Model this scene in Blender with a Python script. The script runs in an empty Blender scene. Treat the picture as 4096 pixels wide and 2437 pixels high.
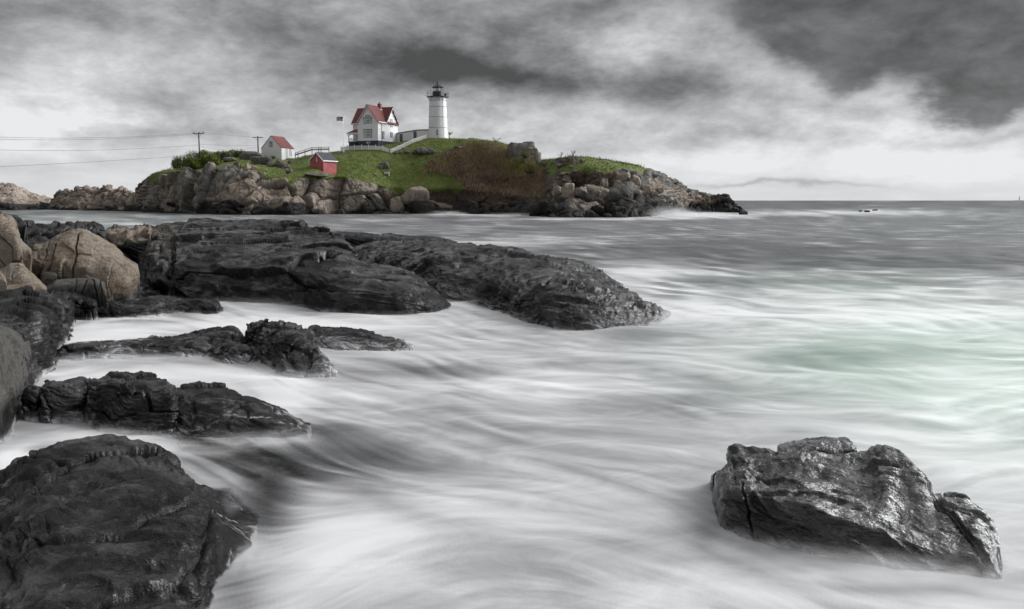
import bpy, bmesh, math, random
import time as _t; _T0=_t.time()
import numpy as np
from mathutils import Vector, Matrix, noise as mnoise
from mathutils.bvhtree import BVHTree
R = math.radians
random.seed(7)
rng = np.random.default_rng(7)
scene = bpy.context.scene
COL = scene.collection
# ---------------------------------------------------------------- camera
H = 3.3                    # eye height above the sea, metres
F = 3641.0                 # focal length in pixels of the 4096 wide photograph
CX, CY, HOR = 2048.0, 1218.5, 802.0
PITCH = math.atan((CY - HOR) / F)
cam_d = bpy.data.cameras.new('camera'); cam = bpy.data.objects.new('camera', cam_d)
COL.objects.link(cam); scene.camera = cam
cam_d.sensor_width = 36.0; cam_d.lens = 36.0 * F / 4096.0
cam_d.clip_start = 0.1; cam_d.clip_end = 90000
cam.location = (0, 0, H); cam.rotation_euler = (R(90) - PITCH, 0, 0)
scene.render.resolution_x = 1024; scene.render.resolution_y = 609
cp, sp = math.cos(PITCH), math.sin(PITCH)

def ray(px, py):
    a = (np.asarray(px, float) - CX) / F; b = (CY - np.asarray(py, float)) / F
    return a, cp + b * sp, -sp + b * cp
def P(px, py, Y):
    """world point of photograph pixel (px,py) at distance Y along the view axis on the ground"""
    a, y, z = ray(px, py); k = Y / y
    return np.stack(np.broadcast_arrays(a * k, Y + 0 * k, H + z * k), -1)
def GY(py, z=0.0, px=CX):
    a, y, z0 = ray(px, py)
    return (z - H) / z0 * y
def proj(p):
    x, y, z = p[..., 0], p[..., 1], p[..., 2] - H
    d = y * cp - z * sp; v = y * sp + z * cp
    return CX + F * x / d, CY - F * v / d
# ---------------------------------------------------------------- numpy noise
def _tabs(seed):
    g = np.random.default_rng(seed)
    perm = g.permutation(256); perm = np.concatenate([perm, perm, perm])
    gr = g.normal(size=(256, 3)); gr /= np.linalg.norm(gr, axis=1)[:, None]
    return perm.astype(np.int32), gr.astype(np.float32)
_tc = {}
def pn(p, seed=0):
    if seed not in _tc: _tc[seed] = _tabs(seed)
    perm, gr = _tc[seed]
    sh = p.shape[:-1]; p = p.reshape(-1, 3)
    fl = np.floor(p); i = fl.astype(np.int32); f = (p - fl).astype(np.float32); i &= 255
    w = f * f * f * (f * (f * 6 - 15) + 10)
    out = np.zeros(len(p), np.float32)
    for dx in (0, 1):
        for dy in (0, 1):
            for dz in (0, 1):
                h = perm[perm[perm[(i[:, 0] + dx) & 255] + ((i[:, 1] + dy) & 255)] + ((i[:, 2] + dz) & 255)]
                g = gr[h]
                d = (g[:, 0] * (f[:, 0] - dx) + g[:, 1] * (f[:, 1] - dy) + g[:, 2] * (f[:, 2] - dz))
                out += d * (w[:, 0] if dx else 1 - w[:, 0]) * (w[:, 1] if dy else 1 - w[:, 1]) * (w[:, 2] if dz else 1 - w[:, 2])
    return (out * 1.6).reshape(sh).astype(np.float64)
def fbm(p, oct=4, seed=0, lac=2.03, gain=0.5):
    o = 0; a = 1; s = 0
    for k in range(oct):
        o = o + a * pn(p * lac ** k + k * 17.3, seed + k); s += a; a *= gain
    return o / s
def ridged(p, oct=4, seed=0):
    o = 0; a = 1; s = 0
    for k in range(oct):
        o = o + a * (1 - np.abs(pn(p * 2.1 ** k + k * 9.1, seed + k)) * 2); s += a; a *= 0.5
    return o / s
def voro(p, seed=0, jit=0.9):
    if ('v', seed) not in _tc:
        g = np.random.default_rng(seed + 999)
        _tc[('v', seed)] = (g.random((4096, 3)), g.random((4096, 3)))
    jt, rn = _tc[('v', seed)]
    sh = p.shape[:-1]; p = p.reshape(-1, 3)
    b = np.floor(p).astype(np.int64)
    f1 = np.full(len(p), 9.0); f2 = np.full(len(p), 9.0); idx = np.zeros(len(p), np.int64); off = np.zeros((len(p), 3))
    for dx in (-1, 0, 1):
        for dy in (-1, 0, 1):
            for dz in (-1, 0, 1):
                c = b + np.array([dx, dy, dz])
                h = ((c[:, 0] * 73856093) ^ (c[:, 1] * 19349663) ^ (c[:, 2] * 83492791)) & 4095
                q = c + 0.5 + (jt[h] - 0.5) * jit
                d = np.sqrt(((q - p) ** 2).sum(1))
                n = d < f1; off[n] = (p - q)[n]
                f2 = np.where(n, f1, np.minimum(f2, d)); f1 = np.where(n, d, f1); idx = np.where(n, h, idx)
    voro.off = off.reshape(sh + (3,)); return f1.reshape(sh), f2.reshape(sh), rn[idx].reshape(sh + (3,))
def sst(a, b, x):
    t = np.clip((x - a) / (b - a), 0, 1); return t * t * (3 - 2 * t)
def pchip(xs, ys, x):
    """monotone cubic interpolation along axis 0"""
    xs = np.asarray(xs, float); ys = np.asarray(ys, float)
    h = np.diff(xs); hs = h.reshape((-1,) + (1,) * (ys.ndim - 1))
    d = np.diff(ys, axis=0) / hs
    m = np.zeros_like(ys); m[0] = d[0]; m[-1] = d[-1]
    if len(xs) > 2:
        w1 = 2 * hs[1:] + hs[:-1]; w2 = hs[1:] + 2 * hs[:-1]
        with np.errstate(divide='ignore', invalid='ignore'):
            hm = (w1 + w2) / (w1 / d[:-1] + w2 / d[1:])
        m[1:-1] = np.where(d[:-1] * d[1:] > 0, hm, 0.0)
    i = np.clip(np.searchsorted(xs, x) - 1, 0, len(xs) - 2)
    sh = (-1,) + (1,) * (ys.ndim - 1)
    t = ((x - xs[i]) / h[i]).reshape(sh); hh = h[i].reshape(sh)
    return ((2*t**3-3*t**2+1)*ys[i] + (t**3-2*t**2+t)*hh*m[i] + (-2*t**3+3*t**2)*ys[i+1] + (t**3-t**2)*hh*m[i+1])
# ---------------------------------------------------------------- objects
def tag(o, label=None, cat=None, group=None, kind=None):
    if label: o['label'] = label
    if cat: o['category'] = cat
    if group: o['group'] = group
    if kind: o['kind'] = kind
    return o
def empty(name, loc=(0, 0, 0), rz=0):
    o = bpy.data.objects.new(name, None); COL.objects.link(o)
    o.location = loc; o.rotation_euler = (0, 0, rz); return o
def grid_mesh(name, G, mat, attrs=None, smooth=True, keep=None, parent=None, wrap=False):
    nu, nv = G.shape[:2]
    idx = np.arange(nu * nv).reshape(nu, nv)
    if wrap: idx = np.concatenate([idx, idx[:1]], 0)
    q = np.stack([idx[:-1, :-1], idx[1:, :-1], idx[1:, 1:], idx[:-1, 1:]], -1).reshape(-1, 4)
    if keep is not None:
        k = keep.reshape(-1); q = q[k[q].any(1)]
    V = G.reshape(-1, 3)
    used = np.unique(q); remap = np.zeros(len(V), np.int64); remap[used] = np.arange(len(used))
    q = remap[q]; V = V[used]
    me = bpy.data.meshes.new(name)
    me.vertices.add(len(V)); me.vertices.foreach_set('co', V.astype(np.float32).ravel())
    me.loops.add(q.size); me.loops.foreach_set('vertex_index', q.astype(np.int32).ravel())
    me.polygons.add(len(q)); me.polygons.foreach_set('loop_start', np.arange(0, q.size, 4, dtype=np.int32))
    me.polygons.foreach_set('loop_total', np.full(len(q), 4, np.int32))
    me.update(calc_edges=True)
    for k, a in (attrs or {}).items():
        at = me.attributes.new(k, 'FLOAT', 'POINT'); at.data.foreach_set('value', np.asarray(a, np.float32).reshape(-1)[used])
    if smooth: me.polygons.foreach_set('use_smooth', np.ones(len(q), bool))
    if mat: me.materials.append(mat)
    o = bpy.data.objects.new(name, me); COL.objects.link(o)
    if parent: o.parent = parent
    return o
def raw_mesh(name, V, faces, mat, smooth=False, parent=None, attrs=None):
    me = bpy.data.meshes.new(name); me.from_pydata([tuple(v) for v in V], [], faces); me.update()
    if mat:
        for m in (mat if isinstance(mat, (list, tuple)) else [mat]): me.materials.append(m)
    if smooth: me.polygons.foreach_set('use_smooth', np.ones(len(me.polygons), bool))
    for k, a in (attrs or {}).items():
        at = me.attributes.new(k, 'FLOAT', 'POINT'); at.data.foreach_set('value', np.asarray(a, np.float32))
    o = bpy.data.objects.new(name, me); COL.objects.link(o)
    if parent: o.parent = parent
    return o
def gnormals(G):
    du = np.gradient(G, axis=0); dv = np.gradient(G, axis=1)
    n = np.cross(du, dv); l = np.linalg.norm(n, axis=-1, keepdims=True)
    return n / np.maximum(l, 1e-9)
def loft(cols, nu, seg):
    """cols: [(px, [row points])], row point = (py, Y) or ('z', z, Y) ; seg: samples per row interval"""
    A = []; xs = []
    for px, pts in cols:
        xs.append(px); r = []
        for q in pts:
            if q[0] == 'z':
                a, y, z = ray(px, CY); r.append([a / y * q[2], q[2], q[1]])
            else: r.append(P(px, q[0], q[1]))
        A.append(r)
    A = np.array(A, float)
    xs = np.array(xs, float)
    u = np.linspace(xs[0], xs[-1], nu)
    B = pchip(xs, A, u)                                   # nu x rows x 3
    nr = A.shape[1]
    v = np.concatenate([np.linspace(k, k + 1, seg[k], endpoint=False) for k in range(nr - 1)] + [[nr - 1]])
    C_ = pchip(np.arange(nr), B.transpose(1, 0, 2), v).transpose(1, 0, 2)
    U, V = np.meshgrid(u, v, indexing='ij')
    return C_, U, V
def lnk(nt, a, b): nt.links.new(a, b)
class NT:
    """tiny helper for node trees"""
    def __init__(s, nt): s.nt = nt
    def n(s, typ, ins=None, **kw):
        nd = s.nt.nodes.new(typ)
        for k, v in kw.items(): setattr(nd, k, v)
        for k, v in (ins or {}).items():
            if isinstance(v, bpy.types.NodeSocket): s.nt.links.new(v, nd.inputs[k])
            else: nd.inputs[k].default_value = v
        return nd
    def m(s, op, a, b=None, c=None, clamp=False):
        nd = s.nt.nodes.new('ShaderNodeMath'); nd.operation = op; nd.use_clamp = clamp
        for i, v in enumerate((a, b, c)):
            if v is None: continue
            if isinstance(v, bpy.types.NodeSocket): s.nt.links.new(v, nd.inputs[i])
            else: nd.inputs[i].default_value = v
        return nd.outputs[0]
    def mix(s, f, a, b, mode='MIX'):
        nd = s.nt.nodes.new('ShaderNodeMix'); nd.data_type = 'RGBA'; nd.blend_type = mode; nd.clamp_factor = True
        for k, v in ((0, f), (6, a), (7, b)):
            if isinstance(v, bpy.types.NodeSocket): s.nt.links.new(v, nd.inputs[k])
            else: nd.inputs[k].default_value = v if not isinstance(v, tuple) or len(v) == 4 else v + (1,)
        return nd.outputs[2]
    def ramp(s, x, stops, interp='LINEAR'):
        nd = s.nt.nodes.new('ShaderNodeValToRGB'); nd.color_ramp.interpolation = interp
        e = nd.color_ramp.elements
        while len(e) < len(stops): e.new(0.5)
        for k, (p, c) in enumerate(stops):
            e[k].position = p; e[k].color = (c if isinstance(c, tuple) else (c, c, c)) + (1,)
        s.nt.links.new(x, nd.inputs[0]); return nd.outputs[0]
    def noise(s, vec, scale, detail=4, rough=0.55, dist=0.0):
        nd = s.n('ShaderNodeTexNoise', {'Vector': vec, 'Scale': scale, 'Detail': detail, 'Roughness': rough, 'Distortion': dist})
        return nd.outputs['Fac']
    def attr(s, name):
        nd = s.nt.nodes.new('ShaderNodeAttribute'); nd.attribute_name = name; return nd.outputs['Fac']
    def vmul(s, vec, xyz):
        nd = s.nt.nodes.new('ShaderNodeVectorMath'); nd.operation = 'MULTIPLY'
        s.nt.links.new(vec, nd.inputs[0]); nd.inputs[1].default_value = xyz; return nd.outputs[0]
    def sstep(s, a, b, x):
        nd = s.nt.nodes.new('ShaderNodeMapRange'); nd.interpolation_type = 'SMOOTHSTEP'
        for k, v in ((0, x), (1, a), (2, b)):
            if isinstance(v, bpy.types.NodeSocket): s.nt.links.new(v, nd.inputs[k])
            else: nd.inputs[k].default_value = v
        return nd.outputs[0]
def material(name):
    m = bpy.data.materials.new(name); m.use_nodes = True
    nt = m.node_tree; nt.nodes.clear(); k = NT(nt)
    out = nt.nodes.new('ShaderNodeOutputMaterial'); bs = nt.nodes.new('ShaderNodeBsdfPrincipled')
    lnk(nt, bs.outputs[0], out.inputs[0]); return m, k, bs, out
def setp(k, bs, **kw):
    for a, v in kw.items():
        a = a.replace('_', ' ')
        if isinstance(v, bpy.types.NodeSocket): k.nt.links.new(v, bs.inputs[a])
        else: bs.inputs[a].default_value = v if not (isinstance(v, tuple) and len(v) == 3 and a != 'Normal') else v + (1,)
def bump(k, h, strength, dist, normal=None):
    nd = k.n('ShaderNodeBump', {'Height': h, 'Strength': strength, 'Distance': dist})
    if normal is not None: lnk(k.nt, normal, nd.inputs['Normal'])
    return nd.outputs[0]
# ---------------------------------------------------------------- daylight
SUN_EL, SUN_AZ = R(34), R(82)      # azimuth measured clockwise from the view axis (+Y): to the right, a little behind
scene.view_settings.view_transform = 'Standard'; scene.view_settings.look = 'None'
scene.view_settings.gamma = 1; scene.view_settings.exposure = 0
w = bpy.data.worlds.new('World'); scene.world = w; w.use_nodes = True
wt = w.node_tree; wt.nodes.clear(); k = NT(wt)
wo = wt.nodes.new('ShaderNodeOutputWorld'); bg = wt.nodes.new('ShaderNodeBackground'); lnk(wt, bg.outputs[0], wo.inputs[0])
bg.inputs['Strength'].default_value = 0.1
sky = wt.nodes.new('ShaderNodeTexSky'); sky.sky_type = 'NISHITA'; sky.sun_disc = False
sky.sun_elevation = SUN_EL; sky.sun_rotation = SUN_AZ
tc = wt.nodes.new('ShaderNodeTexCoord'); D = tc.outputs['Generated']
sep = k.n('ShaderNodeSeparateXYZ', {0: D})
az = k.m('ARCTAN2', sep.outputs[0], sep.outputs[1]); el = k.m('ARCSINE', sep.outputs[2])
# ragged cloud edges: noise in a cloud-layer projection
ez = k.m('MAXIMUM', k.m('ADD', sep.outputs[2], 0.16), 0.02)
qx = k.m('DIVIDE', sep.outputs[0], ez); qy = k.m('DIVIDE', sep.outputs[1], ez)
q = k.n('ShaderNodeCombineXYZ', {0: qx, 1: qy, 2: 0.0}).outputs[0]
uv = k.n('ShaderNodeCombineXYZ', {0: az, 1: k.m('MULTIPLY', el, 1.7), 2: 0.0}).outputs[0]
def centred(x): return k.m('SUBTRACT', x, 0.5)
wq1 = centred(k.noise(q, 0.9, 5, 0.55)); wu1 = centred(k.noise(uv, 7.0, 5, 0.6)); wu2 = centred(k.noise(k.vmul(uv, (1, 1.25, 1)), 15.0, 7, 0.62, 0.25))
wu3 = centred(k.noise(k.vmul(q, (1, 1, 1)), 2.6, 8, 0.70, 0.5))
wrn = k.n('ShaderNodeTexNoise', {'Vector': uv, 'Scale': 6.0, 'Detail': 5.0, 'Roughness': 0.6})
ws = k.n('ShaderNodeSeparateColor', {0: wrn.outputs['Color']})
aw = k.m('ADD', az, k.m('MULTIPLY', centred(ws.outputs[0]), 0.16))
ew = k.m('ADD', el, k.m('MULTIPLY', centred(ws.outputs[1]), 0.07))
def blob(px, py, wx, wy, amp, U=None, V=None):
    a, y, z = ray(px, py); n = math.sqrt(a * a + y * y + z * z)
    a0 = math.atan2(a, y); e0 = math.asin(z / n)
    dx = k.m('DIVIDE', k.m('SUBTRACT', U or aw, a0), wx / F)
    dy = k.m('DIVIDE', k.m('SUBTRACT', V or ew, e0), wy / F)
    r = k.m('ADD', k.m('MULTIPLY', dx, dx), k.m('MULTIPLY', dy, dy))
    return k.m('MULTIPLY', k.m('EXPONENT', k.m('MULTIPLY', r, -1.0)), amp)
def total(bl):
    t = None
    for b in bl:
        v = blob(*b); t = v if t is None else k.m('ADD', t, v)
    return t
# brightness field in display-like units: base by height, then light gaps and dark bellies
base = k.ramp(k.m('MULTIPLY', el, 1 / R(90)), [(0.0, 0.86), (0.026, 0.86), (0.075, 0.66), (0.14, 0.56), (0.26, 0.70), (1.0, 0.78)])
soft = total([(-50, 400, 420, 150, 0.14), (560, 330, 380, 90, 0.05), (60, 60, 400, 70, -0.04), (560, 200, 500, 90, 0.06), (1750, 265, 500, 100, -0.32), (3500, 640, 1000, 70, 0.09),
              (1280, 190, 420, 60, -0.06), (2120, 320, 200, 70, -0.18), (2420, 170, 200, 110, 0.20), (2760, 150, 200, 120, 0.10), (2260, 90, 160, 90, -0.10),
              (2620, 330, 420, 60, -0.12), (2700, 400, 500, 45, -0.06), (3080, 330, 170, 100, 0.12), (3520, 360, 110, 60, 0.16), (3500, 520, 700, 90, 0.06),
              (500, 520, 800, 26, -0.07), (300, 470, 260, 30, 0.12), (1150, 560, 500, 60, -0.03), (150, 620, 600, 40, -0.05),
              (2750, 560, 500, 30, -0.10), (2250, 480, 500, 60, 0.04), (3100, 745, 330, 12, -0.13), (3950, 540, 260, 18, -0.10),
              (3650, 120, 330, 90, 0.02), (4000, 440, 60, 20, 0.2)])
dark = total([(3380, 30, 420, 120, 0.95), (3440, 250, 150, 140, 0.75), (3180, 130, 170, 110, 0.5), (3800, 120, 330, 150, 0.9), (3880, 370, 200, 110, 0.85), (4150, 260, 200, 200, 0.6), (3000, 10, 150, 60, 0.4)])
field = k.m('ADD', base, soft)
calm = k.sstep(R(.3), R(4.5), el)
wu4 = centred(k.noise(k.vmul(uv, (1, 1.3, 1)), 42.0, 6, 0.66, 0.15))
field = k.m('ADD', field, k.m('MULTIPLY', wq1, 0.14))
field = k.m('ADD', field, k.m('MULTIPLY', k.m('MULTIPLY', wu1, k.m('ADD', .25, k.m('MULTIPLY', calm, .75))), 0.46))
field = k.m('ADD', field, k.m('MULTIPLY', k.m('MULTIPLY', wu2, calm), 0.46))
field = k.m('ADD', field, k.m('MULTIPLY', k.m('MULTIPLY', wu4, calm), 0.16))
field = k.m('ADD', field, k.m('MULTIPLY', wu3, 0.10))
dm = k.m('ADD', k.m('ADD', dark, k.m('MULTIPLY', wu1, 1.25)), k.m('ADD', k.m('MULTIPLY', wu2, 0.95), k.m('MULTIPLY', wu3, .5)))
dmask = k.sstep(0.30, 0.84, dm)
dcol = k.m('ADD', k.m('ADD', 0.40, k.m('MULTIPLY', wu2, 0.36)), k.m('MULTIPLY', wu1, 0.46))
mixf = k.m('ADD', k.m('MULTIPLY', field, k.m('SUBTRACT', 1.0, dmask)), k.m('MULTIPLY', dcol, dmask))
mixf = k.m('MAXIMUM', k.m('MINIMUM', mixf, 0.93), 0.30)
lin = k.m('POWER', mixf, 2.25)
# bright lobes added to the unseen sky, right and overhead, for highlights and side light
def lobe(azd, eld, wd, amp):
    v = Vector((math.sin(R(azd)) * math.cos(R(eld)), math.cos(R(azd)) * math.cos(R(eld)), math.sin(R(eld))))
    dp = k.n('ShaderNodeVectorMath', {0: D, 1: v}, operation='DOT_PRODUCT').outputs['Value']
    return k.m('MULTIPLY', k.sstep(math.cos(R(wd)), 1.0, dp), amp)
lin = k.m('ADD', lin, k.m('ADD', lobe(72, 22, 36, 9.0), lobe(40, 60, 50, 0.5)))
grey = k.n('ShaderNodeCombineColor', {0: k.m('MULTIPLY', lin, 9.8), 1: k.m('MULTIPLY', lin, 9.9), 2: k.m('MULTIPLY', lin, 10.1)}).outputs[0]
hs = k.n('ShaderNodeHueSaturation', {'Saturation': 0.12, 'Color': sky.outputs[0]})
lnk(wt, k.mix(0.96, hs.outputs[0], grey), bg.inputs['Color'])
sd = bpy.data.lights.new('sun', 'SUN'); sun = bpy.data.objects.new('sun', sd); COL.objects.link(sun)
sd.energy = 0.9; sd.angle = R(12); sd.color = (1.0, 0.97, 0.93)
dv = Vector((math.sin(SUN_AZ) * math.cos(SUN_EL), math.cos(SUN_AZ) * math.cos(SUN_EL), math.sin(SUN_EL)))
sun.rotation_euler = dv.to_track_quat('Z', 'Y').to_euler(); sun.location = dv * 100

cy = scene.cycles
cy.max_bounces = 4; cy.diffuse_bounces = 2; cy.glossy_bounces = 2; cy.transmission_bounces = 2; cy.transparent_max_bounces = 8
cy.use_adaptive_sampling = True
print('T_b_sky', _t.time()-_T0, flush=True)
w.cycles.sampling_method = 'MANUAL'; w.cycles.sample_map_resolution = 256
# ---------------------------------------------------------------- rock materials
def rock_material(name, gloss=0.0):
    """granite: attribute tan 0 = black wet zone, 1 = dry tan; grey = 0..1 lichen grey; wash = running film of foam"""
    m, k, bs, out = material(name)
    co = k.n('ShaderNodeTexCoord').outputs['Object']
    big = k.noise(co, 0.6, 4, 0.6); mid = k.noise(co, 2.8, 5, 0.65, 0.3); fin = k.noise(co, 19, 4, 0.7)
    speck = k.noise(co, 95, 2, 0.8)
    tan = k.mix(k.sstep(0.35, 0.65, big), (0.37, 0.30, 0.235), (0.30, 0.265, 0.225))
    tan = k.mix(k.m('MULTIPLY', k.sstep(0.42, 0.66, mid), .8), tan, (0.21, 0.165, 0.125))
    tan = k.mix(k.m('MULTIPLY', k.sstep(0.5, 0.72, fin), 0.55), tan, (0.10, 0.085, 0.07))
    tan = k.mix(k.m('MULTIPLY', k.sstep(0.5, 0.7, speck), 0.35), tan, (0.50, 0.42, 0.34))
    gry = k.mix(k.sstep(0.4, 0.65, mid), (0.20, 0.195, 0.18), (0.10, 0.095, 0.085))
    gry = k.mix(k.m('MULTIPLY', k.sstep(0.45, 0.75, fin), 0.6), gry, (0.05, 0.05, 0.045))
    drk = k.mix(k.sstep(0.35, 0.68, mid), (0.009, 0.009, 0.0095), (0.019, 0.0175, 0.016))
    drk = k.mix(k.m('MULTIPLY', k.sstep(0.52, 0.72, big), 0.6), drk, (0.034, 0.024, 0.018))
    drk = k.mix(k.m('MULTIPLY', k.sstep(0.5, 0.72, fin), 0.6), drk, (0.006, 0.006, 0.006))
    drk = k.mix(k.m('MULTIPLY', k.sstep(0.60, 0.72, speck), 0.25), drk, (0.06, 0.06, 0.056))
    wob = k.m('ADD', k.m('MULTIPLY', k.m('SUBTRACT', mid, 0.5), 0.9), k.m('MULTIPLY', k.m('SUBTRACT', fin, 0.5), 0.5))
    ft = k.sstep(0.32, 0.68, k.m('ADD', k.attr('tan'), wob))
    fg = k.sstep(0.35, 0.65, k.m('ADD', k.attr('grey'), k.m('MULTIPLY', wob, 0.7)))
    colr = k.mix(ft, drk, k.mix(fg, tan, gry))
    bed = k.noise(k.vmul(co, (0.6, 1.3, 6.0)), 2.2, 5, 0.72, 0.3)
    rough = k.m('ADD', k.m('MULTIPLY', ft, 0.22), k.m('ADD', 0.60 - gloss, k.m('MULTIPLY', k.m('SUBTRACT', mid, .5), 0.35)))
    # film of foam and water
    st = k.noise(k.vmul(co, (0.9, 4.5, 3.0)), 1.0, 6, 0.62, 0.5)
    st2 = k.noise(k.vmul(co, (0.5, 1.2, 1.2)), 1.2, 4, 0.6, 0.6)
    wv = k.m('ADD', k.attr('wash'), k.m('ADD', k.m('MULTIPLY', k.m('SUBTRACT', st, .5), 1.1), k.m('MULTIPLY', k.m('SUBTRACT', st2, .5), .8)))
    th_ = k.noise(k.vmul(co, (0.8, 2.6, 2.0)), 1.0, 4, .55, .8)
    thr = k.m('SUBTRACT', 1.0, k.sstep(0.0, .05, k.m('ABSOLUTE', k.m('SUBTRACT', th_, .5))))
    wv = k.m('ADD', wv, k.m('MULTIPLY', k.m('MULTIPLY', thr, k.sstep(.3, .7, st)), k.attr('veil')))
    fw = k.m('MULTIPLY', k.sstep(0.15, 1.25, wv), k.sstep(-0.30, 0.25, k.m('ADD', k.attr('wash'), k.attr('veil'))))
    colr = k.mix(fw, colr, k.mix(k.sstep(.6, 1.2, k.attr('wash')), (0.36, 0.36, 0.365), (.52, .52, .525)))
    rough = k.m('ADD', k.m('MULTIPLY', rough, k.m('SUBTRACT', 1.0, fw)), k.m('MULTIPLY', fw, 0.8))
    setp(k, bs, Base_Color=colr, Roughness=rough)
    setp(k, bs, Specular_IOR_Level=k.m('ADD', k.m('SUBTRACT', 0.10 + gloss * 1.2, k.m('MULTIPLY', fw, .2)), k.m('MULTIPLY', ft, -0.05)))
    wetf = k.m('SUBTRACT', 1.0, k.m('MAXIMUM', ft, fw))
    pool = k.sstep(.46, .60, k.m('ADD', k.m('MULTIPLY', mid, .5), k.m('MULTIPLY', big, .5)))
    setp(k, bs, Coat_Weight=k.m('MULTIPLY', wetf, k.m('ADD', .25 + gloss * 3, k.m('MULTIPLY', pool, .75))), Coat_Roughness=0.13 - gloss * .2)
    inv = k.m('SUBTRACT', 1.0, fw)
    nb = bump(k, bed, k.m('MULTIPLY', inv, 1.0), 0.20)
    nb = bump(k, mid, k.m('MULTIPLY', inv, 1.0), 0.34, nb); nc_ = nb
    nb = bump(k, fin, k.m('MULTIPLY', inv, 1.0), 0.12, nb)
    nc_ = bump(k, bed, k.m('MULTIPLY', inv, .55), .07); nc_ = bump(k, mid, k.m('MULTIPLY', inv, .55), .10, nc_); nc_ = bump(k, fin, k.m('MULTIPLY', inv, .5), .014, nc_)
    nb = bump(k, speck, k.m('MULTIPLY', inv, 0.7), 0.014, nb)
    setp(k, bs, Normal=nb, Coat_Normal=nc_)
    return m
M_ROCK = rock_material('granite', 0.0)
M_GLOSS = rock_material('granite_glossy', 0.05)
M_WETR = rock_material('granite_wet', 0.17)
def terrain_material():
    m, k, bs, out = material('island_ground')
    co = k.n('ShaderNodeTexCoord').outputs['Object']
    big = k.noise(co, 0.10, 5, 0.6); mid = k.noise(co, 0.6, 6, 0.65, 0.3); fin = k.noise(co, 3.5, 5, 0.7)
    tan = k.mix(k.sstep(0.38, 0.62, big), (0.33, 0.27, 0.22), (0.25, 0.22, 0.185))
    tan = k.mix(k.sstep(0.42, 0.66, mid), tan, (0.135, 0.108, 0.085))
    tan = k.mix(k.m('MULTIPLY', k.sstep(0.5, 0.7, fin), 0.6), tan, (0.10, 0.085, 0.07))
    gry = k.mix(k.sstep(0.4, 0.65, mid), (0.155, 0.148, 0.135), (0.08, 0.078, 0.07))
    drk = k.mix(k.sstep(0.35, 0.68, mid), (0.016, 0.015, 0.015), (0.035, 0.032, 0.028))
    soil = k.mix(k.sstep(0.40, 0.62, fin), (0.035, 0.026, 0.019), (0.10, 0.07, 0.05))
    grs = k.mix(k.sstep(0.38, 0.62, big), (0.10, 0.135, 0.028), (0.125, 0.150, 0.040))
    grs = k.mix(k.sstep(0.55, 0.80, mid), grs, (0.115, 0.105, 0.05))
    grs = k.mix(k.m('MULTIPLY', k.sstep(0.45, 0.7, fin), 0.7), grs, (0.035, 0.055, 0.012))
    wob = k.m('ADD', k.m('MULTIPLY', k.m('SUBTRACT', mid, 0.5), 0.7), k.m('MULTIPLY', k.m('SUBTRACT', fin, 0.5), 0.6))
    ft = k.sstep(0.35, 0.65, k.m('ADD', k.attr('tan'), wob))
    fg = k.sstep(0.35, 0.65, k.m('ADD', k.attr('grey'), wob))
    fs = k.sstep(0.40, 0.60, k.m('ADD', k.attr('soil'), wob))
    ff = k.sstep(0.42, 0.58, k.m('ADD', k.attr('grass'), k.m('MULTIPLY', wob, 0.8)))
    c = k.mix(ft, drk, k.mix(fg, tan, gry)); c = k.mix(fs, c, soil); c = k.mix(ff, c, grs)
    setp(k, bs, Base_Color=c, Roughness=0.85)
    bs.inputs['Specular IOR Level'].default_value = 0.3
    crk = k.noise(k.vmul(co, (1.6, 1.6, .45)), 1.1, 6, .7, .3); nb = bump(k, mid, 0.6, 0.5); nb = bump(k, crk, k.m('SUBTRACT', 1.0, ff), .45, nb); nb = bump(k, fin, 0.7, 0.18, nb); setp(k, bs, Normal=nb)
    return m
M_ISLE = terrain_material()
print('T_c_mats', _t.time()-_T0, flush=True)
# ---------------------------------------------------------------- the island across the channel
def wl(py): return float(GY(py))
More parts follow.
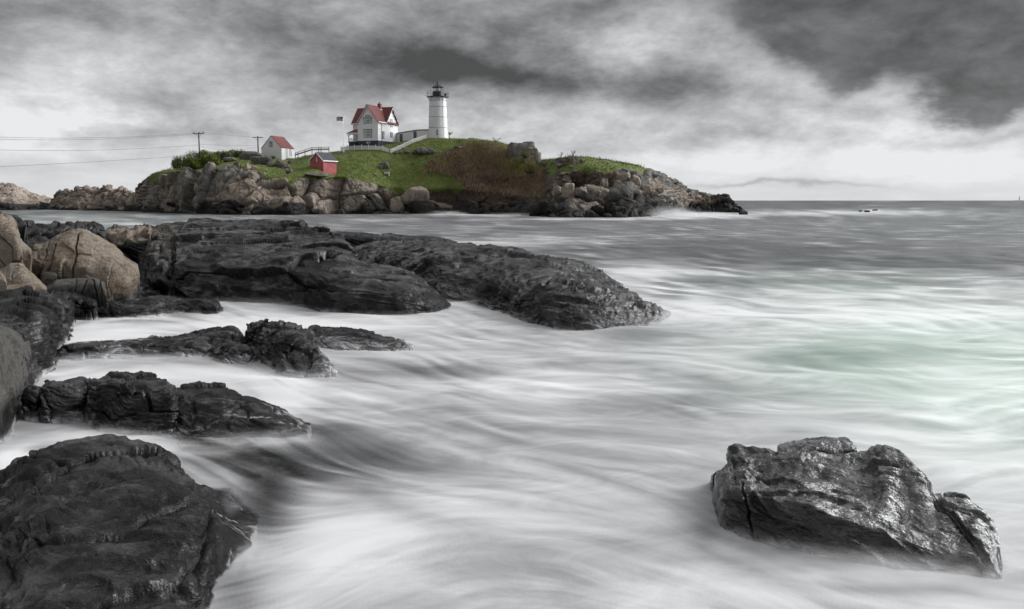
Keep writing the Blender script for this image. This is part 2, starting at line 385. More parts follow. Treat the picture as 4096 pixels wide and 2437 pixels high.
# px, waterline py, [mid cliff py,dY] [cliff top py,Y] [slope py,Y] [lawn/fence py,Y] [crest py,Y]
IS = [
 (540, 843, 838, 3, 836, 276, 834, 278, 832, 280, 830, 282),
 (556, 845, 812, 3, 785, 262, 775, 266, 768, 270, 762, 274),
 (590, 849, 780, 3, 740, 248, 728, 254, 718, 258, 710, 262),
 (640, 852, 765, 3, 712, 240, 696, 246, 686, 252, 682, 258),
 (720, 854, 760, 3, 690, 232, 680, 240, 672, 248, 662, 258),
 (821, 857, 765, 3, 676, 230, 666, 238, 656, 246, 648, 258),
 (920, 859, 770, 3, 664, 226, 648, 236, 632, 246, 620, 256),
 (1010, 860, 780, 3, 676, 222, 655, 232, 634, 244, 618, 254),
 (1090, 860, 790, 3, 700, 219, 668, 230, 642, 242, 626, 254),
 (1149, 860, 790, 3, 712, 216, 680, 226, 648, 240, 634, 254),
 (1250, 859, 785, 3, 704, 214, 680, 222, 640, 236, 618, 252),
 (1346, 857, 785, 3, 706, 216, 686, 221, 625, 236, 604, 252),
 (1450, 857, 795, 3, 724, 219, 700, 224, 614, 238, 588, 250),
 (1560, 856, 805, 3, 752, 224, 722, 228, 614, 239, 572, 249),
 (1640, 856, 800, 4, 765, 227, 728, 230, 592, 241, 560, 248),
 (1708, 856, 800, 4, 758, 229, 726, 231, 582, 242, 552, 247),
 (1790, 856, 810, 4, 752, 229, 724, 231, 585, 242, 551, 247),
 (1888, 857, 805, 4, 758, 227, 726, 230, 592, 240, 552, 246),
 (1980, 858, 810, 4, 768, 226, 738, 230, 610, 234, 563, 244),
 (2052, 860, 815, 4, 782, 216, 748, 226, 640, 232, 580, 243),
 (2110, 863, 820, 4, 788, 210, 752, 220, 660, 230, 588, 240),
 (2150, 865, 822, 4, 785, 205, 748, 214, 680, 226, 640, 238),
 (2200, 868, 820, 4, 770, 198, 735, 206, 680, 216, 632, 226),
 (2290, 870, 815, 4, 762, 192, 740, 200, 668, 206, 624, 220),
 (2400, 870, 800, 4, 755, 190, 725, 198, 668, 202, 635, 216),
 (2500, 870, 795, 4, 745, 190, 715, 196, 680, 202, 652, 215),
 (2575, 868, 800, 4, 750, 196, 718, 202, 688, 206, 668, 216),
 (2625, 863, 810, 4, 765, 204, 735, 208, 708, 212, 688, 218),
 (2700, 853, 820, 4, 790, 230, 765, 234, 742, 238, 720, 242),
 (2760, 850, 825, 4, 800, 246, 782, 250, 765, 254, 758, 256),
 (2850, 849, 830, 3, 812, 254, 800, 257, 788, 260, 778, 262),
 (2905, 850, 832, 3, 815, 256, 800, 259, 790, 261, 780, 262),
 (2950, 851, 844, 3, 838, 256, 834, 258, 830, 260, 827, 262),
 (2985, 853, 850, 2, 849, 256, 848, 258, 847, 260, 846, 262)]
cols = []
for (px, pw, p1, d1, p2, y2, p3, y3, p4, y4, p5, y5) in IS:
    yw = wl(pw); y2 = max(y2, yw + d1 + 2); y3 = max(y3, y2 + 2); y4 = max(y4, y3 + 2); y5 = max(y5, y4 + 2)
    cz = float(P(px, p5, y5)[2])
    cols.append((px, [('z', -2.5, yw - 1.5), (pw, yw), (p1, yw + d1), (p2, y2), (p3, y3), (p4, y4), (p5, y5), ('z', cz * 0.8 - 0.6, y5 + 14), ('z', -2.5, y5 + 40)]))
seg = [4, 42, 42, 26, 30, 22, 12, 10]
G, U, V = loft(cols, 1150, seg)
pxs, pys = proj(G)
Pn = fbm(G * 0.12, 3, 5)
def ell(cx, cy, rx, ry, e=0.35):
    r = np.sqrt(((pxs - cx) / rx) ** 2 + ((pys - cy) / ry) ** 2); return 1 - sst(1 - e, 1 + e, r)
top = V > 6.2
# turf mask: above the cliff top, with ragged edge
gr = sst(2.75, 3.15, V + Pn * 0.7 + fbm(G * 0.5, 3, 9) * 0.25)
gr = gr * (1 - sst(2140, 2170, U) * (1 - sst(2.4, 2.6, V)) )
edge_r = sst(2575, 2600, U); gr *= 1 - edge_r
gr *= 1 - (1 - sst(560, 640, U)) * 0.8
gr_right = sst(2150, 2180, U)
gr = np.where(gr_right > 0.5, sst(4.4, 5.0, V + Pn * 0.8 - 0.35 * sst(2350, 2550, U)) * (1 - edge_r), gr)
bare = sst(1820, 1890, U + 20 * Pn) * (1 - sst(2160, 2200, U)) * (1 - sst(4.3, 4.8, V)); gr *= 1 - bare
for c in ((2110, 600, 52, 30), (2135, 640, 25, 50), (2270, 640, 60, 14)): gr *= 1 - ell(*c)
# soil bank under the brush, ruddy dark
so = sst(1590, 1640, U) * (1 - sst(2170, 2260, U)) * sst(2.05, 2.5, V + Pn * 0.6)
so2 = sst(2180, 2240, U) * (1 - sst(2430, 2560, U)) * sst(2.9, 3.2, V) * 0.62
rock = (1 - gr) * (1 - so * 0.75)
# blocks: leaning slabs on the left, broad rounded blocks in the middle, rubble on the right
t_left = 1 - sst(950, 1080, U); t_rub = sst(2580, 2640, U)
warp = np.stack([pn(G * 0.22 + 3, 21), pn(G * 0.22 + 31, 22), pn(G * 0.22 + 57, 23)], -1) * 0.9
Q = G + warp
def cells(sx, sy, sz, lean, seed, jit=0.95):
    q = np.stack([(Q[..., 0] + Q[..., 2] * lean) / sx, Q[..., 1] / sy, Q[..., 2] / sz], -1)
    return voro(q, seed, jit)
def block(c, w):
    tl = (voro.off * (c[2] - .5)).sum(-1)
    f1, f2, r = c
    d = f2 - f1
    return np.clip(d / w, 0, 1) ** .4, r, tl
cL, rL, tL = block(cells(4.2, 7.0, 10, -0.32, 1), 0.22)
cM, rM, tM = block(cells(8.5, 7.0, 4.6, -0.15, 2), 0.20)
cR, rR, tR = block(cells(1.9, 2.5, 1.5, 0.1, 3), 0.25)
cS, rS, tS = block(cells(2.4, 2.4, 2.1, 0.2, 4), 0.22)
def disp(c, r, t, a1, a2): return a1 * (c - 0.85) + a2 * (r[..., 0] - 0.5) + a2 * 2.6 * t
d = t_left * disp(cL, rL, tL, 2.0, 2.2) + (1 - t_left) * (1 - t_rub) * disp(cM, rM, tM, 2.0, 2.0) + t_rub * disp(cR, rR, tR, 1.0, 0.8)
low = 1 - sst(0.6, 3.5, G[..., 2] + Pn * 2)
d += disp(cS, rS, tS, 0.42, 0.42) * (0.7 + 0.3 * low)
d += fbm(G * 0.35, 4, 40) * 0.5 + fbm(G * 1.1, 3, 44) * 0.16
crestfade = 1 - 0.55 * sst(5.2, 6.0, V)
D_ = d * rock * crestfade + (1 - rock) * (fbm(G * 0.25, 4, 60) * 0.35 + fbm(G * 1.0, 3, 61) * 0.10 - 0.25 * sst(0.3, 0.7, rock + gr))
# dark inlet in the middle of the shore and undercut below the brush
D_ -= 1.1 * sst(1590, 1650, U) * (1 - sst(2180, 2280, U)) * sst(1.9, 2.3, V) * (1 - sst(2.6, 3.1, V)) 
D_ -= 1.5 * ell(1580, 790, 35, 40)
N = gnormals(G); N *= np.sign(-N[..., 1:2] * (V[..., None] < 6.2) + N[..., 2:3] * (V[..., None] >= 6.2) + 1e-9)
Nf = gnormals(G)
if (Nf[550, 60, 1] > 0): Nf = -Nf
endf = (sst(540, 560, U) * (1 - sst(2960, 2985, U)))[..., None]
GI = G + Nf * D_[..., None] * endf
tan = sst(-0.8, 3.0, G[..., 2] + Pn * 3 + (rM[..., 1] - 0.5) * 2.5 - 1.9 * sst(1600, 1700, U) * (1 - sst(2560, 2640, U)) - 1.2 * sst(1300, 1500, U))
tan *= 1 - 0.55 * sst(2700, 2900, U)
tan = tan * (1 - .95 * sst(2380, 2440, U) * (1 - sst(2640, 2700, U)) * (1 - sst(770, 790, pys) * 0) * sst(772, 792, pys))
tan *= 1 - 0.50 * sst(1640, 1700, U) * (1 - sst(2600, 2680, U)) * (rM[..., 2])
grey = 0.65 * sst(4.0, 5.0, V) + 0.6 * t_left * (rL[..., 2]) + 0.45 * sst(2150, 2200, U) * (1 - t_rub) + (rM[..., 2] > 0.72) * 0.4
island = grid_mesh('island_terrain', GI, M_ISLE, {'tan': tan, 'grey': grey, 'grass': gr, 'soil': np.maximum(so, so2)})
tag(island, kind='structure')
# far headland at the left edge of the picture
HL = [
 (-420, 842, 800, 745, 700), (-150, 841, 800, 738, 700), (0, 841, 805, 772, 733), (20, 841, 806, 772, 732), (60, 841, 812, 780, 742), (110, 840, 818, 795, 764), (150, 840, 822, 806, 778), (178, 838, 826, 812, 788), (215, 838, 830, 822, 798), (250, 837, 833, 829, 826)]
c2 = []
for px, pw, a, b, c in HL:
    yw = wl(pw); c2.append((px, [('z', -2, yw - 2), (pw, yw), (a, yw + 3), (b, yw + 14), (c, yw + 32), ('z', 0, yw + 60), ('z', -2, yw + 70)]))
G2, U2, V2 = loft(c2, 520, [4, 26, 26, 26, 12, 4])
f1, f2, rr = voro(np.stack([G2[..., 0] / 5, G2[..., 1] / 7, G2[..., 2] / 4], -1), 11)
dd = 1.0 * (np.sqrt(np.clip((f2 - f1) / .3, 0, 1)) - 0.85) + fbm(G2 * 0.2, 4, 3) * 1.3 + fbm(G2 * 0.9, 3, 5) * 0.35
N2 = gnormals(G2); N2 = -N2 if N2[200, 20, 2] < 0 else N2
G2 = G2 + N2 * dd[..., None] * (1 - sst(235, 250, U2))[..., None]
o = grid_mesh('headland_terrain', G2, M_ISLE, {'tan': sst(0.6, 3.5, G2[..., 2] + fbm(G2 * 0.1, 2, 8) * 2), 'grey': np.full(U2.shape, 0.05), 'grass': U2 * 0, 'soil': U2 * 0})
tag(o, kind='structure')
HL = [
 (190, 838, 832, 830, 828), (212, 838, 825, 815, 800), (232, 839, 820, 800, 772), (245, 840, 818, 796, 764), (300, 841, 818, 796, 758), (345, 842, 816, 786, 745), (400, 842, 816, 786, 752), (425, 843, 818, 785, 744), (445, 843, 818, 785, 748), (458, 843, 820, 790, 760), (480, 844, 822, 785, 750), (495, 844, 822, 786, 752), (508, 845, 825, 795, 770), (535, 845, 825, 800, 770), (560, 846, 830, 810, 778), (600, 847, 840, 835, 830)]
c2 = []
for px, pw, a, b, c in HL:
    yw = wl(pw) - 6; c2.append((px, [('z', -2, yw - 2), (wl and pw, yw), (a, yw + 4), (b, yw + 10), (c, yw + 18), ('z', 0, yw + 34), ('z', -2, yw + 40)]))
G2, U2, V2 = loft(c2, 460, [4, 26, 30, 30, 12, 4])
q2 = np.stack([(G2[..., 0] + G2[..., 2] * .5) / 3.6, G2[..., 1] / 4, (G2[..., 2] - 0.3 * G2[..., 0]) / 2.4], -1)
f1, f2, rr = voro(q2, 12); f3, f4, r4 = voro(q2 * 2.3, 14)
dd = 1.5 * (np.sqrt(np.clip((f2 - f1) / .4, 0, 1)) - 0.85) + 1.2 * (rr[..., 0] - .5) + 0.4 * np.sqrt(np.clip((f4 - f3) / .4, 0, 1)) + fbm(G2 * 0.7, 3, 5) * 0.5
N2 = gnormals(G2); N2 = -N2 if N2[200, 20, 2] < 0 else N2
G2 = G2 + N2 * dd[..., None] * (sst(190, 225, U2) * (1 - sst(570, 600, U2)))[..., None]
o = grid_mesh('rocky_spit_terrain', G2, M_ISLE, {'tan': sst(-0.2, 2.0, G2[..., 2] + fbm(G2 * 0.15, 2, 8) * 2 - 1.5 * sst(480, 560, U2)), 'grey': rr[..., 1] * 0.5, 'grass': U2 * 0, 'soil': U2 * 0})
tag(o, kind='structure')
bpy.context.view_layer.update()
def bvh_of(o):
    me = o.data; n = len(me.vertices); co = np.empty(n * 3, np.float32); me.vertices.foreach_get('co', co)
    return BVHTree.FromPolygons([Vector(v) for v in co.reshape(-1, 3)], [tuple(p.vertices) for p in me.polygons])
ISB = bvh_of(island)
def gz(x, y):
    h = ISB.ray_cast(Vector((x, y, 80)), Vector((0, 0, -1)))
    return h[0].z if h[0] is not None else 0.0
def on(px, Y):
    """point of the island ground at photo column px and distance Y"""
    x = float(P(px, 700, Y)[0]); return Vector((x, Y, gz(x, Y)))
def hit(px, py):
    """point where the line of sight of (px,py) meets the island (searching a little lower near the skyline)"""
    for k_ in range(10):
        a, y, z = ray(px, py + k_); h = ISB.ray_cast(Vector((0, 0, H)), Vector((float(a), float(y), float(z))).normalized())
        if h[0] is not None and (h[0].y < 262): return h[0]
    return None
print('T_d_island', _t.time()-_T0, flush=True)
# ---------------------------------------------------------------- foreground rock
ROCKS = []
def HV(PX, PY):
    """how high the running film of foam climbs over the rock, metres"""
    def el_(cx, cy, rx, ry, rot=0.0):
        dx, dy = PX - cx, PY - cy; c, s = math.cos(R(rot)), math.sin(R(rot))
        return np.exp(-(((dx * c + dy * s) / rx) ** 2 + ((-dx * s + dy * c) / ry) ** 2))
    h = .12 + .07 * sst(1260, 1330, PY) * sst(1500, 1300, PX) * sst(150, 260, PX) + .03 * sst(1300, 1100, PY) + .22 * el_(3560, 2300, 600, 90, 12) + 0.55 * el_(2640, 1290, 230, 60, 12) + .25 * el_(2250, 1330, 300, 60) + 0.15 * el_(1400, 1260, 600, 30) + 0.32 * el_(930, 1640, 300, 100, 25)
    h = h + 0.12 * el_(1000, 1860, 260, 130, 40) + 0.6 * el_(100, 2330, 330, 160, -15)  + .35 * el_(450, 2440, 600, 100)
    h = h + .5 * el_(1300, 1400, 160, 60) + .3 * el_(560, 1780, 260, 35, 5) + .7 * el_(60, 1900, 150, 60, -30) + .25 * el_(500, 2050, 500, 40, 8) + .14 * el_(480, 1440, 400, 25) + .3 * el_(470, 1440, 60, 80)
    return h
def rock(name, cols, g, fr, nu, seg, dispf, attrf, label=None, cat='rock', group=None, kind=None, back=1.2, zfoot=0.6, terr=None, mat=None, veil=0.0, wk=.8):
    """cols: (px, py_base, py_top, depth[, z_base or ('Y',Y)[, {row: py}]]). g / fr: share of the height in the picture and of the depth per row"""
    nu = int(nu * .8); seg = [max(3, int(round(q * .85))) for q in seg]; L = []
    for c in cols:
        px, pb, pt, dp = c[:4]
        zb = c[4] if len(c) > 4 else 0.0
        Yb = zb[1] if isinstance(zb, tuple) else float(GY(pb, zb))
        ov = c[5] if len(c) > 5 else {}
        rows = []
        for j, (gj, fj) in enumerate(zip(g, fr)):
            py = ov.get(j, pb + (pt - pb) * gj)
            rows.append((py, Yb + dp * fj))
        z0 = float(P(px, rows[0][0], rows[0][1])[2]); zt = float(P(px, rows[-1][0], rows[-1][1])[2])
        L.append((px, [('z', z0 - zfoot, Yb - 0.35 * zfoot)] + rows + [('z', z0 * 0.4 + zt * 0.6, Yb + dp + 0.45 * back), ('z', min(z0, 0) - 0.5, Yb + dp + back)]))
    G, U, V = loft(L, nu, seg)
    N = gnormals(G)
    mid = N[nu // 2, seg[0] + seg[1] // 2]
    if mid[1] > 0.2 and mid[2] < 0 or mid[2] < -0.3 or (mid[1] > 0 and mid[2] < 0.2): N = -N
    # first and last column: fold in
    e = np.minimum(sst(L[0][0], L[0][0] + 0.06 * (L[-1][0] - L[0][0]), U), 1 - sst(L[-1][0] - 0.06 * (L[-1][0] - L[0][0]), L[-1][0], U))
    D_ = dispf(G, U, V)
    G = G + N * (D_ * (0.25 + 0.75 * e))[..., None]
    if terr:
        for lf, sh, tx, ty, am, sd_ in terr:      # bedding steps: flat treads, steep risers
            off = G[..., 0] * tx + G[..., 1] * ty + fbm(G * np.array([.25, .4, .4]), 4, sd_) * 1.1 / lf
            t = (G[..., 2] + off) * lf; fl = np.floor(t); fr_ = t - fl
            nz = (fl + np.clip((fr_ - 0.5) * sh + 0.5, 0, 1)) / lf - off
            k_ = am * (0.5 + 0.5 * sst(-.25, .25, fbm(G * .5, 3, sd_ + 5))) * e
            G[..., 2] += (nz - G[..., 2]) * k_
        G = G + gnormals(G) * (fbm(G * 1.6, 4, 555) * .07 * min(1, 6 / terr[0][0]))[..., None]
    # caps: pull an extra column behind each end so that the rock closes
    def cap(Gc, sgn):
        c = Gc.copy(); m = Gc[seg[0]:-seg[-1]].mean(0)
        c = c * 0.35 + m * 0.65; c[:, 2] = np.minimum(c[:, 2], Gc[:, 2]) - 0.3; c[:, 0] += 0.0; return c
    G = np.concatenate([cap(G[0], -1)[None], G, cap(G[-1], 1)[None]], 0)
    U = np.concatenate([U[:1], U, U[-1:]], 0); V = np.concatenate([V[:1], V, V[-1:]], 0)
    at = attrf(G, U, V); qx_, qy_ = proj(G); at['wash'] = np.clip(wk - .8 * G[..., 2] / HV(qx_, qy_), -1.5, 1.4); at['veil'] = cst(G, veil)
    o = grid_mesh(name, G, mat or M_ROCK, at)
    tag(o, label, cat if kind != 'structure' else None, group, kind)
    ROCKS.append(o)
    return o
def cst(G, v): return np.full(G.shape[:2], float(v))
def A(tan, grey): return lambda G, U, V: {'tan': cst(G, tan), 'grey': cst(G, grey)}
def dstrata(a, sc, seed, tilt=(0.15, 0.0), crack=0.0, cs=(2.0, 2.0, 1.0), cw=0.18, ledge=0.0, lf=3.0, blocks=0.0):
    """layered rock: long ripples along the bedding, stepped ledges, open joints"""
    def f(G, U, V):
        w = np.stack([fbm(G * 0.5 / sc, 2, seed + 50), fbm(G * 0.5 / sc, 2, seed + 60), fbm(G * 0.5 / sc, 2, seed + 70)], -1) * 0.5 * sc
        q = G + w
        s = q[..., 2] + q[..., 0] * tilt[0] + q[..., 1] * tilt[1]
        d = fbm(np.stack([q[..., 0] * 0.30, q[..., 1] * 0.55, s * 2.6], -1) / sc, 5, seed, gain=.6) * 1.0 * a
        d = d + fbm(G * np.array([.7, 1, 1.4]) / sc, 4, seed + 9) * 0.34 * a
        d = d + (1 - np.abs(pn(np.stack([q[..., 0] * 0.6, q[..., 1] * 1.3, s * 7], -1) / sc, seed + 5)) * 2.2) * 0.20 * a
        if ledge:
            for q_, (fr_q, am) in enumerate(((lf, 1.0), (lf * 2.7, .45))):
                t = s * fr_q + fbm(G * 0.4 / sc * (q_ + 1), 3, seed + 33 + q_) * 1.2; fr_ = t - np.floor(t)
                d = d + am * ledge * (sst(0.0, 0.85, fr_) - sst(0.92, 1.0, fr_) - 0.5)
        hf = np.stack([q[..., 0] * 2.2, q[..., 1] * 3.5, s * 9], -1) / sc
        d = d + (fbm(hf, 4, seed + 80, gain=.62) * .30 + (1 - 2 * np.abs(pn(hf * .7, seed + 85))) * .12) * a
        if crack:
            f1, f2, r = voro(np.stack([q[..., 0] / cs[0], q[..., 1] / cs[1], s / cs[2]], -1), seed + 3)
            k_ = np.clip((f2 - f1) / cw, 0, 1)
            d = d - crack * (1 - np.sqrt(k_)) + blocks * ((r[..., 0] - 0.5) + 1.3 * (voro.off * (r - .5)).sum(-1)) * sst(0, 0.5, k_)
        return d
    return f
def seg_(n, a): return [5] + a + [8, 4]
# --- the big dark ledge across the middle
LA = [(505, 1010, 930, 12), (540, 1095, 916, 15), (575, 1150, 908, 16), (640, 1188, 895, 17), (700, 1196, 887, 18), (770, 1204, 879, 18), (850, 1208, 882, 18), (960, 1213, 888, 18), (1100, 1218, 896, 17),
      (1200, 1228, 905, 16), (1300, 1242, 918, 15), (1350, 1248, 936, 13), (1400, 1252, 978, 10), (1440, 1255, 1036, 7), (1500, 1257, 1050, 6.5), (1594, 1259, 1084, 5), (1698, 1256, 1150, 3), (1760, 1248, 1195, 1.6), (1800, 1238, 1222, .6)]
def lA(G, U, V):
    d = dstrata(0.13, 1.1, 100, (0.14, 0.05), crack=0.20, cs=(7.5, 2.6, 1.3), cw=0.06, blocks=0.26)(G, U, V)
    v2 = dstrata(0.2, 0.6, 130, (1.5, 0), crack=0.3, cs=(0.9, 3, 1.4), cw=0.3, blocks=0.5)(G, U, V)
    k_ = 1 - sst(600, 760, U); k_ *= 1 - sst(4.6, 5, V)
    return d * (1 - k_) + v2 * k_ - 0.5 * (1 - sst(0.0, 16, np.abs(U - 690 - 0 * V))) * (V < 4) * 0.5 * 1.0
rock('rock_ledge', LA, [0, .28, .52, .78, 1], [0, .035, .14, .5, 1], 1100, [6, 60, 60, 70, 60, 10, 5], lA,
     lambda G, U, V: {'tan': 0.34 * (1 - sst(580, 850, U + 120 * fbm(G * .4, 3, 7))) * sst(1.6, 3.0, V) + 0.16 * sst(2, 3, V) + 0.12 * fbm(G * 0.5, 3, 6), 'grey': cst(G, 0.35)},
     'long dark layered bedrock ledge across the middle of the picture, tan at its left end', terr=[(1.9, 3, .10, -.03, .45, 150), (5.5, 3, .10, -.02, .4, 160)])
LB = [(1385, 1050, 1000, 4), (1420, 1078, 984, 6), (1450, 1095, 980, 8), (1520, 1110, 970, 9), (1600, 1135, 966, 10), (1700, 1172, 966, 10.5), (1760, 1200, 969, 10.5), (1900, 1222, 983, 10.5), (2000, 1255, 998, 10.5), (2100, 1282, 1015, 10), (2200, 1312, 1034, 9.5), (2340, 1324, 1064, 9),
      (2420, 1320, 1100, 7.5), (2500, 1308, 1152, 5.5), (2570, 1296, 1200, 3.6), (2630, 1284, 1240, 1.8), (2680, 1274, 1264, .7)]
def lB(G, U, V):
    d = dstrata(0.20, 1.0, 200, (-0.10, 0.12), crack=0.10, cs=(6, 5, 1.8), cw=0.05, blocks=0.14)(G, U, V)
    # shallow hollow in the left flank and a joint running down from the crest
    d -= 0.6 * np.exp(-(((U - 1900) / 170) ** 2 + ((V - 2.2) / 1.0) ** 2))
    line = np.abs((U - 1950) - (V - 1) * 110 + fbm(G * 1.2, 3, 3) * 25)
    d -= 0.18 * (1 - sst(0, 9, line)) * (V < 3.6) * (V > 0.9)
    d += 0.10 * ridged(np.stack([G[..., 0] * 0.8, G[..., 1] * 1.3, G[..., 2] * 5], -1), 4, 77) * sst(2050, 2350, U)
    return d
rock('rock_ledge', LB, [0, .30, .58, .84, 1], [0, .06, .2, .55, 1], 1000, [6, 50, 60, 60, 50, 10, 5], lB,
     lambda G, U, V: {'tan': cst(G, 0.0) + 0.06 * fbm(G, 3, 9), 'grey': cst(G, 0.5)},
     'smooth wet black whaleback rock sloping into the foam beyond the long ledge', mat=M_GLOSS, terr=[(6, 3, .09, -.1, .55, 250)])
rock('rock_ledge', [(1270, 975, 930, 3, ('Y', 50)), (1330, 985, 928, 4, ('Y', 50)), (1420, 990, 932, 4, ('Y', 50)), (1515, 990, 941, 4, ('Y', 50)), (1522, 1000, 948, 4, ('Y', 50)), (1535, 1000, 938, 4, ('Y', 50)), (1640, 1000, 945, 5, ('Y', 50)), (1740, 995, 951, 5, ('Y', 50)), (1800, 985, 964, 4, ('Y', 50)), (1845, 988, 984, 2, ('Y', 50))],
     [0, .5, .85, 1], [0, .04, .2, 1], 420, [4, 26, 22, 20, 6, 4], dstrata(0.16, 1.0, 300, (0.05, 0), crack=0.2, cs=(5, 3, 2), cw=.1),
     A(0.05, 0.5), 'low dark slab with a squared black end just behind the crest of the long ledge')
# --- low bedrock behind the tan boulder
rock('rock_ledge', [(-260, 1040, 905, 8, ('Y', 42)), (0, 1040, 900, 8, ('Y', 42)), (60, 1040, 897, 8, ('Y', 42)), (133, 1040, 897, 8, ('Y', 42)), (214, 1040, 899, 8, ('Y', 42)), (279, 1040, 896, 8, ('Y', 42)), (300, 1040, 906, 8, ('Y', 42)), (384, 1040, 911, 8, ('Y', 42)), (424, 1040, 928, 6, ('Y', 42))],
     [0, .35, .7, .9, 1], [0, .08, .35, .7, 1], 460, [4, 30, 40, 30, 20, 6, 4], dstrata(0.26, 0.9, 320, (0.1, .1), crack=0.35, cs=(2.4, 2, .8), cw=.12, ledge=0.16, lf=2.0, blocks=0.4),
     lambda G, U, V: {'tan': 0.25 + 0.45 * fbm(G * 0.5, 3, 4), 'grey': cst(G, 0.75)}, 'flat dark grey layered bedrock stretching behind the tan boulders on the left')
rock('boulder', [(425, 1010, 935, 3, ('Y', 38)), (440, 1050, 922, 4, ('Y', 37)), (475, 1075, 918, 4, ('Y', 37)), (505, 1080, 914, 4, ('Y', 37)), (540, 1085, 917, 4, ('Y', 37)), (575, 1090, 914, 4, ('Y', 37)), (600, 1080, 925, 3, ('Y', 37))],
     [0, .4, .75, .93, 1], [0, .05, .15, .45, 1], 240, [4, 36, 36, 26, 16, 6, 4], dstrata(0.22, 0.8, 340, (0.3, 0), crack=0.4, cs=(1.3, 2, 1.1), cw=.2, blocks=0.45),
     lambda G, U, V: {'tan': 0.75 * sst(2.3, 3.2, V + fbm(G * .6, 3, 3)), 'grey': cst(G, 0.45)}, 'rounded tan and dark blocks wedged beside the left end of the long ledge')
def dbould(a, seed, crack=0.0, cs=(1, 1, 1), cw=0.15, blocks=0.0, flute=0.0):
    def f(G, U, V):
        d = fbm(G * 0.9, 5, seed) * a + fbm(G * 4, 3, seed + 2) * a * 0.16
        w = fbm(G * 0.8, 2, seed + 7) * 0.5
        if crack:
            f1, f2, r = voro(np.stack([(G[..., 0] + w + 0.35 * G[..., 2]) / cs[0], (G[..., 1] + w) / cs[1], (G[..., 2] + w) / cs[2]], -1), seed + 3)
            k_ = np.clip((f2 - f1) / cw, 0, 1)
            d = d - crack * (1 - np.sqrt(k_)) + blocks * ((r[..., 0] - 0.5) + 1.3 * (voro.off * (r - .5)).sum(-1)) * sst(0, 0.7, k_)
        return d
    return f
# --- tan boulders at the left
rock('boulder', [(-170, 930, 852, 3, ('Y', 31)), (0, 930, 853, 3, ('Y', 31)), (50, 928, 856, 3, ('Y', 31)), (80, 925, 866, 2.5, ('Y', 31)), (98, 915, 886, 2, ('Y', 31)), (106, 906, 899, 1, ('Y', 31))],
     [0, .4, .8, 1], [0, .06, .25, 1], 200, [4, 20, 20, 16, 6, 4], dbould(0.15, 400, .15, (1, 1, 1), .1), A(0.15, 0.9), 'dark grey rounded rock behind the pale boulder at the left edge')
rock('boulder', [(-190, 1060, 880, 3, ('Y', 28)), (-40, 1060, 864, 3, ('Y', 28)), (0, 1062, 862, 3, ('Y', 28)), (30, 1060, 868, 3, ('Y', 28)), (58, 1056, 893, 2.6, ('Y', 28)), (76, 1048, 945, 2, ('Y', 28)), (84, 1040, 985, 1.2, ('Y', 28)), (88, 1030, 1015, .6, ('Y', 28))],
     [0, .35, .75, .95, 1], [0, .05, .18, .5, 1], 260, [4, 40, 40, 24, 14, 6, 4], dbould(0.12, 410, .10, (.9, .9, 1.2), .06, .05), A(1.0, 0.1), 'big pale tan boulder cut off by the left edge of the picture')
rock('boulder', [(60, 1035, 930, 1.5, ('Y', 29)), (80, 1040, 950, 1.5, ('Y', 29)), (105, 1042, 978, 1.5, ('Y', 29)), (124, 1035, 1000, 1, ('Y', 29))],
     [0, .5, .9, 1], [0, .1, .4, 1], 120, [4, 20, 20, 10, 5, 4], dbould(0.1, 420), A(0.8, 0.1), 'pointed tan slab leaning down between the pale boulder and the big round tan boulder')
TB = [(122, 1085, 1000, 1.6, ('Y', 29.5)), (135, 1100, 985, 2, ('Y', 29.5)), (174, 1110, 972, 2.4, ('Y', 29.3)), (226, 1130, 937, 3, ('Y', 29.2)), (283, 1142, 922, 3, ('Y', 29.2)), (323, 1150, 921, 3, ('Y', 29.2)), (376, 1165, 941, 3, ('Y', 29.2)), (444, 1176, 981, 3, ('Y', 29.3)),
      (497, 1178, 1020, 2.6, ('Y', 29.4)), (530, 1168, 1040, 2.2, ('Y', 29.6)), (548, 1150, 1056, 1.6, ('Y', 29.8)), (557, 1125, 1085, .8, ('Y', 30))]
def dTB(G, U, V):
    d = dbould(0.20, 430, .05, (1.6, 1.6, 1.6), .05, .08)(G, U, V)
    wv = fbm(G * 1.6, 3, 431) * 14
    # open joints curving down the left side
    for x0, sl, wd, dep in ((172, -12, 5, .32), (205, -16, 7, .38), (298, -9, 5, .22)):
        d -= dep * (1 - sst(0, wd, np.abs(U - x0 - (V - 2.5) * -sl + wv))) * (V < 4.3) * (V > .6)
    d += .12 * sst(370, 430, U - 20 * (V - 2)) * (V < 3.2)
    return d
rock('boulder', TB, [0, .30, .62, .90, 1], [0, .03, .16, .55, 1], 420, [5, 60, 60, 50, 20, 8, 4], dTB,
     lambda G, U, V: {'tan': 0.98 - 0.5 * (1 - sst(0.9, 2.0, V + fbm(G, 3, 2))) - 0.10 * sst(400, 520, U), 'grey': 0.15 + 0.3 * sst(400, 540, U)},
     'largest round tan boulder with deep cracks down its left flank, beside the tide pool')
rock('boulder', [(164, 1140, 1092, .8, ('Y', 28.6)), (175, 1145, 1086, 1, ('Y', 28.6)), (200, 1147, 1085, 1, ('Y', 28.6)), (220, 1145, 1088, 1, ('Y', 28.6)), (228, 1140, 1100, .6, ('Y', 28.6))],
     [0, .5, .92, 1], [0, .05, .3, 1], 90, [4, 20, 14, 8, 4, 3], dbould(0.06, 440), A(0.45, 0.5), 'small stub shaped brown rock at the foot of the cracked tan boulder')
